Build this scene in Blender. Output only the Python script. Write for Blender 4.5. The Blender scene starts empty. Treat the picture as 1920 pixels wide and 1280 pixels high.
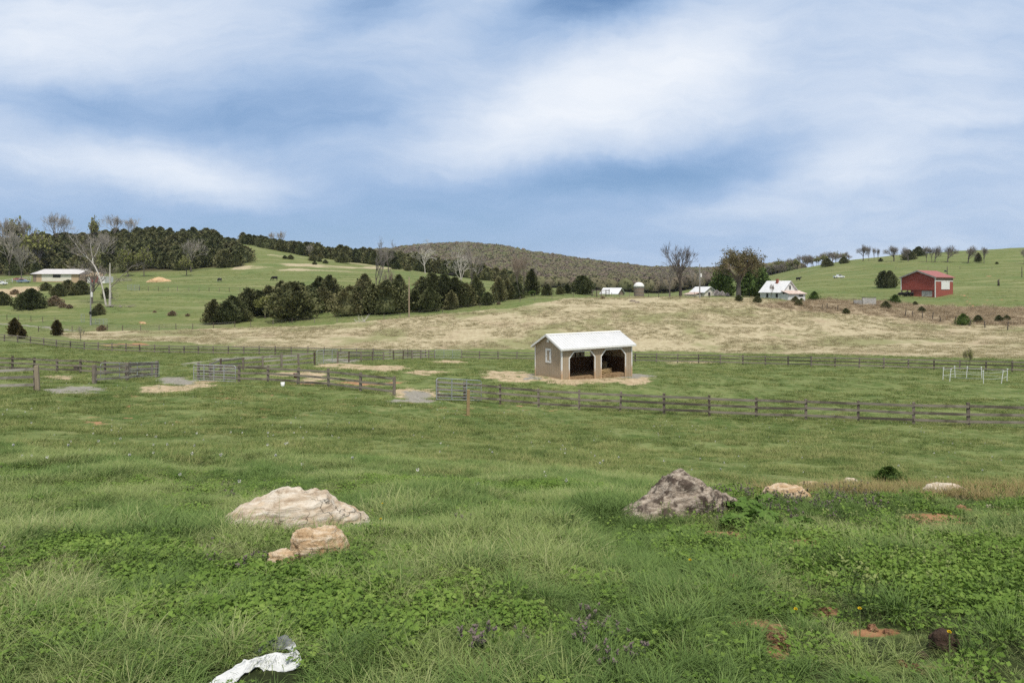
import bpy, math, random
import numpy as np
from mathutils import Vector, Matrix

# ------------------------------------------------------------------ camera, sky, sun, exposure
scene = bpy.context.scene
F = 1280.0                      # focal length in photo pixels (24 mm on 36 mm)
HX, HY, CZ = 960.0, 540.0, 7.0  # principal column, horizon row, eye height above the shelter's shelf
cam_d = bpy.data.cameras.new("camera")
cam_d.lens, cam_d.sensor_width, cam_d.sensor_fit = 24.0, 36.0, 'HORIZONTAL'
cam_d.shift_y = -(640.0 - HY) / 1920.0
cam_d.clip_start, cam_d.clip_end = 0.05, 20000.0
cam = bpy.data.objects.new("camera", cam_d)
scene.collection.objects.link(cam)
cam.location = (0, 0, CZ)
cam.rotation_euler = (math.radians(90), 0, 0)
scene.camera = cam

SUN_EL, SUN_AZ = math.radians(61), math.radians(165)   # azimuth clockwise from +Y
sun_d = bpy.data.lights.new("sun", 'SUN')
sun_d.energy, sun_d.angle, sun_d.color = 3.2, math.radians(6), (1.0, 0.95, 0.86)
sun = bpy.data.objects.new("sun", sun_d)
scene.collection.objects.link(sun)
sdir = Vector((math.sin(SUN_AZ) * math.cos(SUN_EL), math.cos(SUN_AZ) * math.cos(SUN_EL), math.sin(SUN_EL)))
sun.rotation_euler = (-sdir).to_track_quat('-Z', 'Y').to_euler()

scene.view_settings.view_transform = 'Standard'
scene.view_settings.look = 'None'
scene.view_settings.exposure = 0.15
scene.view_settings.gamma = 1.0
scene.render.engine = 'CYCLES'
cy = scene.cycles
cy.max_bounces, cy.diffuse_bounces, cy.glossy_bounces, cy.transmission_bounces = 6, 3, 2, 4
cy.transparent_max_bounces = 12
cy.sample_clamp_indirect = 1.2
cy.use_adaptive_sampling = False
cy.adaptive_threshold = 0.012
cy.use_denoising = False
cy.denoiser = 'OPENIMAGEDENOISE'
cy.denoising_input_passes = 'RGB_ALBEDO_NORMAL'
cy.denoising_prefilter = 'ACCURATE'
scene.render.filter_size = 1.2


class NT:
    """node tree shorthand"""
    def __init__(s, nt):
        s.nt = nt
        nt.nodes.clear()

    def n(s, typ, out=0, props=None, **ins):
        nd = s.nt.nodes.new(typ)
        for k, v in (props or {}).items():
            setattr(nd, k, v)
        for k, v in ins.items():
            key = int(k[1:]) if k[0] == 'i' and k[1:].isdigit() else k.replace('_', ' ')
            sock = nd.inputs[key]
            if isinstance(v, bpy.types.NodeSocket):
                s.nt.links.new(v, sock)
            else:
                if hasattr(sock.default_value, '__len__') and hasattr(v, '__len__') and len(v) == 3 and len(sock.default_value) == 4:
                    v = (*v, 1.0)
                sock.default_value = v
        return nd.outputs[out] if out is not None else nd

    def math(s, op, a, b=0.0, c=None, clamp=False):
        kw = dict(i0=a, i1=b)
        if c is not None:
            kw['i2'] = c
        return s.n('ShaderNodeMath', props=dict(operation=op, use_clamp=clamp), **kw)

    def mix(s, f, a, b, mode='MIX'):
        nd = s.nt.nodes.new('ShaderNodeMix')
        nd.data_type, nd.blend_type, nd.clamp_factor = 'RGBA', mode, True
        for i, v in ((0, f), (6, a), (7, b)):
            if isinstance(v, bpy.types.NodeSocket):
                s.nt.links.new(v, nd.inputs[i])
            else:
                nd.inputs[i].default_value = v if i == 0 else (*v[:3], 1.0)
        return nd.outputs[2]

    def noise(s, vec, scale, detail=4.0, rough=0.55, dist=0.0, out=0):
        kw = dict(Scale=scale, Detail=detail, Roughness=rough, Distortion=dist)
        if vec is not None:
            kw['Vector'] = vec
        return s.n('ShaderNodeTexNoise', out, **kw)

    def remap(s, v, a, b, c=0.0, d=1.0, smooth=True):
        return s.n('ShaderNodeMapRange', props=dict(interpolation_type='SMOOTHSTEP' if smooth else 'LINEAR', clamp=True),
                   i0=v, i1=a, i2=b, i3=c, i4=d)

    def ramp(s, f, stops):
        nd = s.nt.nodes.new('ShaderNodeValToRGB')
        els = nd.color_ramp.elements
        while len(els) < len(stops):
            els.new(0.5)
        for e, (p, c) in zip(els, stops):
            e.position, e.color = p, (*c, 1.0)
        s.nt.links.new(f, nd.inputs[0])
        return nd.outputs[0]


# ---- world: physical sky seen through drifting cloud, all as a function of the direction only
world = bpy.data.worlds.new("World")
scene.world = world
world.use_nodes = True
W = NT(world.node_tree)
gen = W.n('ShaderNodeTexCoord', 'Generated')
sky = W.n('ShaderNodeTexSky', props=dict(sky_type='NISHITA', sun_disc=False, sun_elevation=SUN_EL, sun_rotation=SUN_AZ,
                                          altitude=200.0, air_density=1.0, dust_density=0.6, ozone_density=1.5))
sep = W.n('ShaderNodeSeparateXYZ', None, Vector=gen)
ay = W.math('MAXIMUM', W.math('ABSOLUTE', sep.outputs[1]), 0.12)
cu = W.math('DIVIDE', sep.outputs[0], ay)
cv = W.math('DIVIDE', sep.outputs[2], ay)
P0 = W.n('ShaderNodeCombineXYZ', X=cu, Y=cv, Z=0.0)
wn = W.noise(P0, 2.6, 6.0, 0.58, 0.0, out=1)
warp = W.n('ShaderNodeVectorMath', props=dict(operation='MULTIPLY_ADD'), i0=wn, i1=(0.24, 0.15, 0.0), i2=P0)
warp = W.n('ShaderNodeVectorMath', props=dict(operation='SUBTRACT'), i0=warp, i1=(0.12, 0.075, 0.0))


def spot(px, py, ax, ay_, deg, wgt):
    """a bank of cloud (or a gap) in a given compass direction and height"""
    m = W.n('ShaderNodeMapping', props=dict(vector_type='TEXTURE'), Vector=warp,
            Location=((px - HX) / F, (HY - py) / F, 0), Rotation=(0, 0, math.radians(deg)), Scale=(ax / F, ay_ / F, 1))
    l = W.n('ShaderNodeVectorMath', 'Value', props=dict(operation='LENGTH'), i0=m)
    g = W.math('POWER', 2.718, W.math('MULTIPLY', W.math('MULTIPLY', l, l), -1.0))
    return W.math('MULTIPLY', g, wgt)


SPOTS = [
    # px, py, half width, half height, tilt, weight   (bright cloud +, blue gaps and shade -)
    (1120, 190, 360, 105, 18, .30), (900, 250, 200, 70, 25, .18), (1300, 130, 300, 100, 20, .22), (1720, 170, 260, 150, 35, .17),
    (440, 335, 200, 56, -6, .36), (180, 290, 260, 40, -4, .22), (60, 70, 260, 110, 0, .34), (380, 60, 260, 80, 0, .16),
    (1640, 300, 330, 45, 14, .22), (830, 40, 160, 90, 40, .12),
    (1150, 5, 190, 55, 10, -.52), (700, 20, 110, 50, 20, -.28), (260, 195, 420, 52, -4, -.26), (700, 150, 260, 70, 10, -.05),
    (960, 350, 420, 62, 4, -.35), (600, 300, 200, 120, 30, -.10), (1250, 300, 200, 40, 8, -.24), (1500, 60, 90, 80, 30, -.14),
    (350, 425, 700, 50, 0, -.19), (1150, 460, 900, 45, 0, -.11), (1850, 250, 140, 24, 12, -.20), (1620, 410, 400, 50, 3, .05), (1600, 480, 500, 40, 0, .10), (300, 240, 500, 60, -8, -.04),
]
acc = 0.50
for s in SPOTS:
    acc = W.math('ADD', spot(*s), acc)
st = W.n('ShaderNodeMapping', Vector=warp, Rotation=(0, 0, math.radians(-16)), Scale=(1.0, 3.2, 1))
n1 = W.noise(st, 2.6, 8.0, 0.58)
st2 = W.n('ShaderNodeMapping', Vector=warp, Rotation=(0, 0, math.radians(-24)), Scale=(1.0, 4.5, 1))
n2 = W.noise(st2, 6.0, 8.0, 0.62, 0.4)
acc = W.math('ADD', acc, W.math('MULTIPLY', W.math('SUBTRACT', n1, 0.5), 0.30))
acc = W.math('ADD', acc, W.math('MULTIPLY', W.math('SUBTRACT', n2, 0.5), 0.36))
cloud = W.ramp(acc, [(0.0, (.13, .29, .58)), (.20, (.25, .40, .65)), (.42, (.37, .50, .71)), (.62, (.53, .63, .79)), (.85, (.71, .775, .875)), (1.0, (.82, .86, .92))])
skyc = W.mix(1.0, sky, (.085, .085, .085), 'MULTIPLY')
thick = W.remap(acc, 0.0, 0.45, 0.55, 0.94)
col = W.mix(thick, skyc, cloud)
high = W.remap(sep.outputs[2], .42, .75)            # even grey overcast added overhead, out of view, for brighter neutral light
col = W.mix(high, col, (.72, .72, .71))
bg = W.n('ShaderNodeBackground', Color=col, Strength=1.0)
W.n('ShaderNodeOutputWorld', None, Surface=bg)

# ------------------------------------------------------------------ numpy noise
_r = np.random.RandomState(7)
_PERM = _r.rand(256, 256)


def vnoise(x, y):
    x, y = np.asarray(x, float), np.asarray(y, float)
    xi, yi = np.floor(x).astype(int), np.floor(y).astype(int)
    fx, fy = x - xi, y - yi
    fx, fy = fx * fx * fx * (fx * (fx * 6 - 15) + 10), fy * fy * fy * (fy * (fy * 6 - 15) + 10)
    g = lambda a, b: _PERM[a & 255, b & 255]
    a, b, c, d = g(xi, yi), g(xi + 1, yi), g(xi, yi + 1), g(xi + 1, yi + 1)
    return (a + (b - a) * fx) * (1 - fy) + (c + (d - c) * fx) * fy


def fbm(x, y, oct=4, gain=.5):
    v, a, t = 0.0, 1.0, 0.0
    for i in range(oct):
        v = v + a * vnoise(np.asarray(x) * 2 ** i + 17.3 * i, np.asarray(y) * 2 ** i + 5.1 * i)
        t += a
        a *= gain
    return v / t


def smooth(v, a, b):
    t = np.clip((v - a) / (b - a), 0, 1)
    return t * t * (3 - 2 * t)


# ------------------------------------------------------------------ the lie of the land
# at each distance: (photo column, fall below the eye in metres) near by, (column, photo row) farther off
DROPS = {
    0.4: [(0, 1.62)], 1.5: [(0, 1.63)], 3: [(0, 1.71)], 5: [(0, 2.03)], 7: [(0, 2.36), (1920, 2.40)],
    9.5: [(0, 2.75), (500, 2.80), (1000, 2.90), (1300, 2.86), (1500, 2.82), (1920, 2.78)],
    12: [(0, 3.1), (500, 3.2), (1000, 3.4), (1300, 3.6), (1500, 3.72), (1920, 3.72)],
    18: [(0, 3.9), (500, 4.1), (1000, 4.5), (1500, 5.0), (1920, 5.05)],
    27: [(0, 4.9), (250, 5.1), (500, 5.3), (750, 5.55), (1000, 5.95), (1250, 6.25), (1500, 6.4), (1920, 6.4)],
    38: [(0, 5.65), (250, 5.95), (500, 6.2), (750, 6.6), (1000, 7.25), (1250, 7.55), (1500, 7.6), (1920, 7.6)],
    47: [(0, 6.2), (250, 6.45), (500, 6.65), (750, 7.0), (940, 7.75), (1250, 8.05), (1920, 8.1)],
    57: [(0, 7.0), (250, 7.3), (500, 7.15), (750, 7.4), (1053, 7.65), (1250, 7.95), (1500, 8.2), (1920, 8.3)],
    65: [(0, 7.5), (250, 7.7), (500, 7.5), (750, 7.75), (1053, 8.0), (1250, 8.4), (1920, 8.6)],
    75: [(0, 8.0), (250, 8.2), (500, 8.1), (654, 8.1), (750, 8.3), (1000, 8.8), (1250, 9.0), (1920, 9.2)],
    95: [(0, 8.6), (250, 9.25), (500, 9.6), (750, 10.0), (1000, 10.4), (1250, 10.2), (1500, 10.2), (1750, 9.9), (1920, 9.8)],
}
ROWS = {
    115: [(0, 640), (250, 652), (500, 655), (750, 662), (1000, 667), (1250, 664), (1500, 660), (1750, 655), (1920, 652)],
    140: [(0, 622), (250, 622), (500, 626), (750, 618), (1000, 612), (1250, 607), (1500, 613), (1750, 616), (1920, 616)],
    155: [(0, 606), (250, 607), (500, 606), (750, 595), (1000, 581), (1250, 578), (1500, 590), (1750, 596), (1920, 597)],
    175: [(0, 588), (250, 588), (500, 585), (750, 578), (1000, 560), (1150, 557), (1400, 558), (1500, 567), (1750, 580), (1920, 580)],
    200: [(0, 565), (250, 565), (500, 563), (750, 563), (1000, 552), (1100, 551), (1250, 556), (1400, 557), (1500, 561), (1750, 567), (1920, 567)],
    240: [(0, 540), (250, 542), (500, 540), (750, 540), (1000, 546), (1100, 554), (1250, 560), (1400, 560), (1500, 556), (1700, 554), (1920, 548)],
    300: [(0, 526), (250, 525), (500, 516), (750, 518), (1000, 540), (1100, 556), (1250, 560), (1400, 552), (1500, 537), (1700, 528), (1920, 520)],
    370: [(0, 502), (250, 496), (420, 492), (500, 489), (750, 506), (1000, 538), (1100, 556), (1250, 556), (1400, 545), (1500, 522), (1700, 500), (1920, 493)],
    440: [(0, 470), (250, 455), (380, 456), (420, 455), (480, 463), (560, 478), (640, 490), (750, 502), (850, 516), (1000, 538), (1100, 554), (1250, 554), (1400, 535), (1500, 508), (1600, 491), (1700, 481), (1800, 474), (1920, 467)],
    480: [(0, 460), (250, 445), (380, 449), (420, 450), (480, 462), (560, 478), (640, 490), (750, 500), (850, 515), (1000, 538), (1250, 553), (1400, 530), (1500, 503), (1600, 487), (1700, 477), (1800, 471), (1920, 465)],
    560: [(0, 460), (250, 442), (420, 452), (480, 466), (640, 494), (750, 502), (1000, 540), (1250, 552), (1400, 524), (1500, 505), (1700, 486), (1920, 474)],
    750: [(0, 480), (250, 470), (480, 490), (750, 520), (1000, 545), (1250, 548), (1400, 520), (1500, 512), (1700, 505), (1920, 500)],
    1000: [(0, 490), (250, 490), (480, 500), (750, 510), (850, 505), (1000, 520), (1250, 536), (1400, 522), (1500, 515), (1920, 510)],
    1300: [(0, 496), (480, 500), (650, 492), (750, 487), (850, 478), (950, 487), (1050, 500), (1150, 511), (1250, 519), (1400, 515), (1920, 510)],
    1550: [(0, 496), (480, 498), (650, 488), (740, 475), (790, 467), (850, 462), (910, 467), (1000, 482), (1100, 498), (1200, 508), (1300, 515), (1400, 508), (1920, 510)],
    1900: [(0, 500), (480, 500), (740, 480), (850, 470), (1000, 485), (1200, 508), (1400, 512), (1920, 512)],
    3000: [(0, 520), (1920, 520)], 6500: [(0, 532), (1920, 532)],
}
PXG = np.linspace(-420, 2340, 185)
_tabY, _tabZ = [], []
for Y in sorted(list(DROPS) + list(ROWS)):
    t = DROPS.get(Y) or ROWS[Y]
    v = np.interp(PXG, [p for p, _ in t], [q for _, q in t])
    k = np.exp(-np.linspace(-2, 2, 9 if Y < 1100 else 5) ** 2)
    v = np.convolve(np.pad(v, len(k) // 2, mode='edge'), k / k.sum(), 'valid')
    _tabY.append(math.log(Y))
    _tabZ.append(CZ - v if Y in DROPS else CZ - (v - HY) / F * Y)
_tabY, _tabZ = np.array(_tabY), np.array(_tabZ)


def pchip(x, y, xq):
    h = np.diff(x)[:, None]
    d = np.diff(y, axis=0) / h
    m = np.zeros_like(y)
    w1, w2 = 2 * h[1:] + h[:-1], h[1:] + 2 * h[:-1]
    ok = d[:-1] * d[1:] > 0
    with np.errstate(divide='ignore', invalid='ignore'):
        mm = (w1 + w2) / (w1 / d[:-1] + w2 / d[1:])
    m[1:-1] = np.where(ok, mm, 0)
    m[0], m[-1] = d[0], d[-1]
    i = np.clip(np.searchsorted(x, xq) - 1, 0, len(x) - 2)
    t = ((xq - x[i]) / h[i, 0])[:, None]
    hh = h[i]
    return ((2 * t ** 3 - 3 * t ** 2 + 1) * y[i] + (t ** 3 - 2 * t ** 2 + t) * hh * m[i] + (-2 * t ** 3 + 3 * t ** 2) * y[i + 1] + (t ** 3 - t ** 2) * hh * m[i + 1])


LQ = np.linspace(_tabY[0], _tabY[-1], 700)
ZG = pchip(_tabY, _tabZ, LQ)
UMAX = 1.0
AZM = math.atan(UMAX)


def H0(x, y):
    x, y = np.asarray(x, float), np.asarray(y, float)
    r = np.hypot(x, y)
    az = np.arctan2(x, y)
    a = np.abs(az)
    aa = np.where(a <= AZM, a, AZM * (1 - (a - AZM) / (math.pi - AZM)))
    u = np.tan(aa) * np.sign(az)
    D = np.clip(np.where(a <= AZM, r * np.cos(az), r * math.cos(AZM)), .42, 6400)
    gi = np.clip((HX + F * u - PXG[0]) / (PXG[1] - PXG[0]), 0, len(PXG) - 1.001)
    gj = np.clip((np.log(D) - LQ[0]) / (LQ[1] - LQ[0]), 0, len(LQ) - 1.001)
    i, j = gi.astype(int), gj.astype(int)
    fi, fj = gi - i, gj - j
    return (ZG[j, i] * (1 - fi) + ZG[j, i + 1] * fi) * (1 - fj) + (ZG[j + 1, i] * (1 - fi) + ZG[j + 1, i + 1] * fi) * fj


def H(x, y):
    """height of the ground"""
    x, y = np.asarray(x, float), np.asarray(y, float)
    r = np.hypot(x, y)
    z = H0(x, y)
    z = z + (fbm(x * .9, y * .9, 3) - .5) * .20 * smooth(r, 2.5, 5) * (1 - .65 * smooth(r, 30, 60))
    z = z + (fbm(x * .16 + 9, y * .16, 3) - .5) * .42 * smooth(r, 12, 30)
    z = z + (fbm(x * .035 + 3, y * .035, 3) - .5) * 1.6 * smooth(r, 90, 220)
    z = z + (fbm(x * .012 + 3, y * .012, 4) - .5) * 14 * smooth(r, 700, 1300)
    return z


_MY = np.geomspace(2.2, 3200, 5000)


def at(px, py, ymin=2.2):
    """the point where the sight line through a photo pixel first meets the ground"""
    u = (px - HX) / F
    Y = _MY[_MY >= ymin]
    zr = CZ - (py - HY) / F * Y
    hit = np.nonzero(H(u * Y, Y) >= zr)[0]
    y = Y[hit[0]] if len(hit) else 400.0
    return Vector((u * y, y, float(H(u * y, y))))


def on(px, Y):
    """the ground point in a photo column at a known distance"""
    u = (px - HX) / F
    return Vector((u * Y, Y, float(H(u * Y, Y))))


def topz(py, Y):
    return CZ - (py - HY) / F * Y


# ------------------------------------------------------------------ object helpers
COL = scene.collection


class MB:
    """collects boxes, bars, tubes and loose faces; build() links them as one mesh object"""
    def __init__(s):
        s.v, s.f, s.m = [], [], []

    def add(s, vs, fs, mi=0):
        b = len(s.v)
        s.v += [tuple(v) for v in vs]
        s.f += [tuple(b + i for i in f) for f in fs]
        s.m += [mi] * len(fs)
        return s

    def box(s, lo, hi, mi=0, M=None):
        x0, y0, z0 = lo
        x1, y1, z1 = hi
        vs = [Vector(p) for p in ((x0, y0, z0), (x1, y0, z0), (x1, y1, z0), (x0, y1, z0), (x0, y0, z1), (x1, y0, z1), (x1, y1, z1), (x0, y1, z1))]
        if M is not None:
            vs = [M @ v for v in vs]
        return s.add(vs, [(0, 3, 2, 1), (4, 5, 6, 7), (0, 1, 5, 4), (1, 2, 6, 5), (2, 3, 7, 6), (3, 0, 4, 7)], mi)

    def beam(s, a, b, w, h, up=(0, 0, 1), mi=0):
        a, b = Vector(a), Vector(b)
        d = (b - a)
        L = d.length
        d.normalize()
        sd = d.cross(Vector(up))
        if sd.length < 1e-4:
            sd = d.cross(Vector((1, 0, 0)))
        sd.normalize()
        u = sd.cross(d)
        M = Matrix((sd, d, u)).transposed().to_4x4()
        M.translation = a
        return s.box((-w / 2, 0, -h / 2), (w / 2, L, h / 2), mi, M)

    def tube(s, pts, radii, n=6, mi=0, cap=True):
        pts = [Vector(p) for p in pts]
        if not hasattr(radii, '__len__'):
            radii = [radii] * len(pts)
        b = len(s.v)
        ref = None
        for i, p in enumerate(pts):
            d = (pts[min(i + 1, len(pts) - 1)] - pts[max(i - 1, 0)]).normalized()
            if ref is None:
                ref = d.orthogonal().normalized()
            ref = (ref - d * ref.dot(d))
            ref = ref.normalized() if ref.length > 1e-5 else d.orthogonal().normalized()
            o = d.cross(ref)
            for k in range(n):
                t = 2 * math.pi * k / n
                s.v.append(tuple(p + (ref * math.cos(t) + o * math.sin(t)) * radii[i]))
        for i in range(len(pts) - 1):
            for k in range(n):
                k2 = (k + 1) % n
                s.f.append((b + i * n + k, b + i * n + k2, b + (i + 1) * n + k2, b + (i + 1) * n + k))
                s.m.append(mi)
        if cap:
            s.f.append(tuple(b + k for k in reversed(range(n))))
            s.f.append(tuple(b + (len(pts) - 1) * n + k for k in range(n)))
            s.m += [mi, mi]
        return s

    def prism(s, outline, y0, y1, mi=0, M=None):
        """outline in x,z extruded along y"""
        n = len(outline)
        vs = [Vector((x, y0, z)) for x, z in outline] + [Vector((x, y1, z)) for x, z in outline]
        if M is not None:
            vs = [M @ v for v in vs]
        return s.add(vs, [tuple(range(n)), tuple(reversed(range(n, 2 * n)))] + [((i + 1) % n, i, n + i, n + (i + 1) % n) for i in range(n)], mi)

    def build(s, name, mats, parent=None, smooth_=False, loc=None, link=True):
        me = bpy.data.meshes.new(name)
        me.from_pydata([tuple(v) for v in s.v], [], s.f)
        for m in (mats if isinstance(mats, (list, tuple)) else [mats]):
            me.materials.append(m)
        if any(s.m):
            me.polygons.foreach_set('material_index', s.m)
        if smooth_:
            me.polygons.foreach_set('use_smooth', [True] * len(me.polygons))
        me.validate()
        me.update()
        o = bpy.data.objects.new(name, me)
        if link:
            COL.objects.link(o)
        if parent is not None:
            o.parent = parent
        if loc is not None:
            o.location = loc
        return o


def thing(o, label, cat, group=None):
    o['label'], o['category'] = label, cat
    if group:
        o['group'] = group
    return o


def empty(name, loc, label, cat, group=None, rz=0.0):
    o = bpy.data.objects.new(name, None)
    COL.objects.link(o)
    o.location, o.rotation_euler = loc, (0, 0, rz)
    o.empty_display_size = .2
    return thing(o, label, cat, group)


def kids(o):
    return [c for c in bpy.data.objects if c.parent == o]


def copy_tree(o, children, loc, rz=0.0, sc=1.0, label=None, group=None):
    """children: {object: [its parts]} known beforehand, so no search over the whole file"""
    c = o.copy()
    COL.objects.link(c)
    c.location, c.rotation_euler = loc, (0, 0, rz)
    c.scale = sc if hasattr(sc, '__len__') else (sc, sc, sc)
    if label:
        c['label'] = label
    if group:
        c['group'] = group
    for ch in children:
        d = ch.copy()
        COL.objects.link(d)
        d.parent = c
    return c


def kind(o, k):
    o['kind'] = k
    return o


# ------------------------------------------------------------------ materials
def new_mat(name):
    m = bpy.data.materials.new(name)
    m.use_nodes = True
    return m, NT(m.node_tree)


def finish(g, col, rough=.85, spec=.2, metal=0.0, bump=None, bstr=.3, bdist=.02, trans=0.0):
    kw = dict(Base_Color=col, Roughness=rough, Metallic=metal)
    kw['Specular_IOR_Level'] = spec
    if bump is not None:
        kw['Normal'] = g.n('ShaderNodeBump', Strength=bstr, Distance=bdist, Height=bump)
    sh = g.n('ShaderNodeBsdfPrincipled', **kw)
    if trans:
        tr = g.n('ShaderNodeBsdfTranslucent', Color=col)
        sh = g.n('ShaderNodeMixShader', i0=trans, i1=sh, i2=tr)
    g.n('ShaderNodeOutputMaterial', None, Surface=sh)


def rough_mat(name, c1, c2, scale=6.0, rough=.85, spec=.2, bstr=.3, bdist=.02, stretch=(1, 1, 1), detail=6.0, metal=0.0, c3=None):
    m, g = new_mat(name)
    co = g.n('ShaderNodeTexCoord', 'Object')
    mp = g.n('ShaderNodeMapping', Vector=co, Scale=stretch)
    n = g.noise(mp, scale, detail, .6)
    rnd = g.n('ShaderNodeObjectInfo', 'Random')
    f = g.math('ADD', g.remap(n, .32, .68), g.math('MULTIPLY', g.math('SUBTRACT', rnd, .5), .35), clamp=True)
    col = g.mix(f, c1, c2)
    if c3:
        n3 = g.noise(mp, scale * .37, 3.0, .6)
        col = g.mix(g.remap(n3, .55, .72), col, c3)
    finish(g, col, rough, spec, metal, n, bstr, bdist)
    return m


def leaf_mat(name, cols, trans=.25, var=.6, wscale=.5, rough=.6, spec=.12, tip=None, wr=.38, wa=.42):
    """foliage: colour varies plant by plant, leaf by leaf ('r' on the mesh) and over the land"""
    m, g = new_mat(name)
    rnd = g.n('ShaderNodeObjectInfo', 'Random')
    at_ = g.n('ShaderNodeAttribute', 'Fac', props=dict(attribute_name='r'))
    pos = g.n('ShaderNodeNewGeometry', 'Position')
    wn_ = g.noise(pos, wscale, 3.0, .6)
    f = g.math('ADD', g.math('MULTIPLY', rnd, wr), g.math('MULTIPLY', at_, wa))
    f = g.math('ADD', f, g.math('MULTIPLY', g.math('SUBTRACT', wn_, .5), var))
    f = g.math('ADD', f, .1, clamp=True)
    k = len(cols)
    col = g.ramp(f, [(i / (k - 1), c) for i, c in enumerate(cols)])
    if tip:
        t = g.n('ShaderNodeAttribute', 'Fac', props=dict(attribute_name='t'))
        col = g.mix(g.math('MULTIPLY', t, tip[1]), col, tip[0])
    finish(g, col, max(rough, .65), min(spec, .12), trans=trans)
    return m
# ------------------------------------------------------------------ what covers the ground
def poly_in(px, py, poly, soft):
    """1 inside, 0 outside, soft edge in photo pixels"""
    px, py = np.asarray(px, float), np.asarray(py, float)
    ins = np.zeros(px.shape, bool)
    dmin = np.full(px.shape, 1e9)
    n = len(poly)
    for i in range(n):
        (ax, ay_), (bx, by) = poly[i], poly[(i + 1) % n]
        c = ((ay_ > py) != (by > py)) & (px < (bx - ax) * (py - ay_) / ((by - ay_) or 1e-9) + ax)
        ins ^= c
        t = np.clip(((px - ax) * (bx - ax) + (py - ay_) * (by - ay_)) / ((bx - ax) ** 2 + (by - ay_) ** 2), 0, 1)
        dmin = np.minimum(dmin, np.hypot(px - ax - t * (bx - ax), py - ay_ - t * (by - ay_)))
    return smooth(np.where(ins, dmin, -dmin), -soft, soft)


def line_in(px, py, pts, w, soft):
    d = np.full(np.shape(px), 1e9)
    for (ax, ay_), (bx, by) in zip(pts[:-1], pts[1:]):
        t = np.clip(((px - ax) * (bx - ax) + (py - ay_) * (by - ay_)) / ((bx - ax) ** 2 + (by - ay_) ** 2), 0, 1)
        d = np.minimum(d, np.hypot(px - ax - t * (bx - ax), (py - ay_ - t * (by - ay_)) * 1.6))
    return 1 - smooth(d, w - soft, w + soft)


def ell(px, py, lst):
    v = np.zeros(np.shape(px))
    for x, y, a, b in lst:
        d = np.hypot((px - x) / a, (py - y) / b)
        v = np.maximum(v, 1 - smooth(d, .55, 1.25))
    return v


STRAW = [(150, 636), (330, 640), (480, 652), (700, 656), (900, 654), (1200, 657), (1500, 664), (1700, 668), (2300, 684),
         (2300, 590), (1920, 588), (1700, 585), (1540, 572), (1420, 558), (1200, 556), (1060, 560), (950, 578), (800, 592), (680, 603), (560, 612), (400, 616), (240, 619), (90, 625)]
BRAMBLE = [(1400, 572), (1540, 562), (1660, 566), (1760, 574), (1920, 577), (2300, 580), (2300, 618), (1920, 612), (1760, 606), (1640, 592), (1500, 584)]
EARTH = [(1085, 713, 120, 10), (985, 709, 62, 11), (1175, 712, 60, 9), (940, 703, 45, 7), (310, 729, 60, 9), (300, 737, 40, 5), (700, 690, 90, 5), (640, 684, 60, 4),
         (800, 699, 55, 5), (560, 703, 80, 6), (780, 738, 60, 12), (370, 720, 40, 6), (940, 697, 45, 4), (840, 678, 40, 3), (110, 707, 35, 5), (1290, 680, 60, 2), (0, 547, 75, 6), (60, 541, 50, 5), (40, 553, 40, 6), (600, 711, 50, 5)]
GRAVEL = [(785, 742, 40, 10), (770, 752, 60, 6), (150, 731, 60, 7), (125, 733, 40, 5), (330, 715, 38, 8), (1000, 708, 22, 6), (1200, 705, 45, 4), (640, 676, 45, 4)]
CLAY = [(235, 646, 50, 4), (690, 718, 75, 5), (560, 718, 40, 3), (1475, 1215, 35, 31), (1462, 1180, 46, 14), (1650, 1187, 59, 11), (1755, 972, 81, 10), (1500, 1022, 61, 10), (1350, 1008, 68, 11), (1560, 1148, 35, 11), (1400, 1170, 54, 14), (1715, 1255, 94, 11), (1420, 1165, 40, 10), (1885, 970, 35, 8), (1810, 985, 54, 7), (1640, 1075, 27, 7), (268, 605, 8, 2), (1600, 1240, 54, 8)]
SCARS = [[(1808, 554), (1818, 560), (1812, 566), (1822, 570), (1826, 576)], [(1850, 562), (1848, 568), (1842, 573)], [(1872, 563), (1886, 560)], [(1800, 553), (1812, 555)], [(1812, 574), (1806, 575)], [(1850, 518), (1858, 518)]]
DRIVE = [(-80, 605), (0, 608), (60, 611), (130, 618), (140, 619)]
LANE = [(345, 683), (400, 675), (470, 670), (560, 667)]


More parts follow.
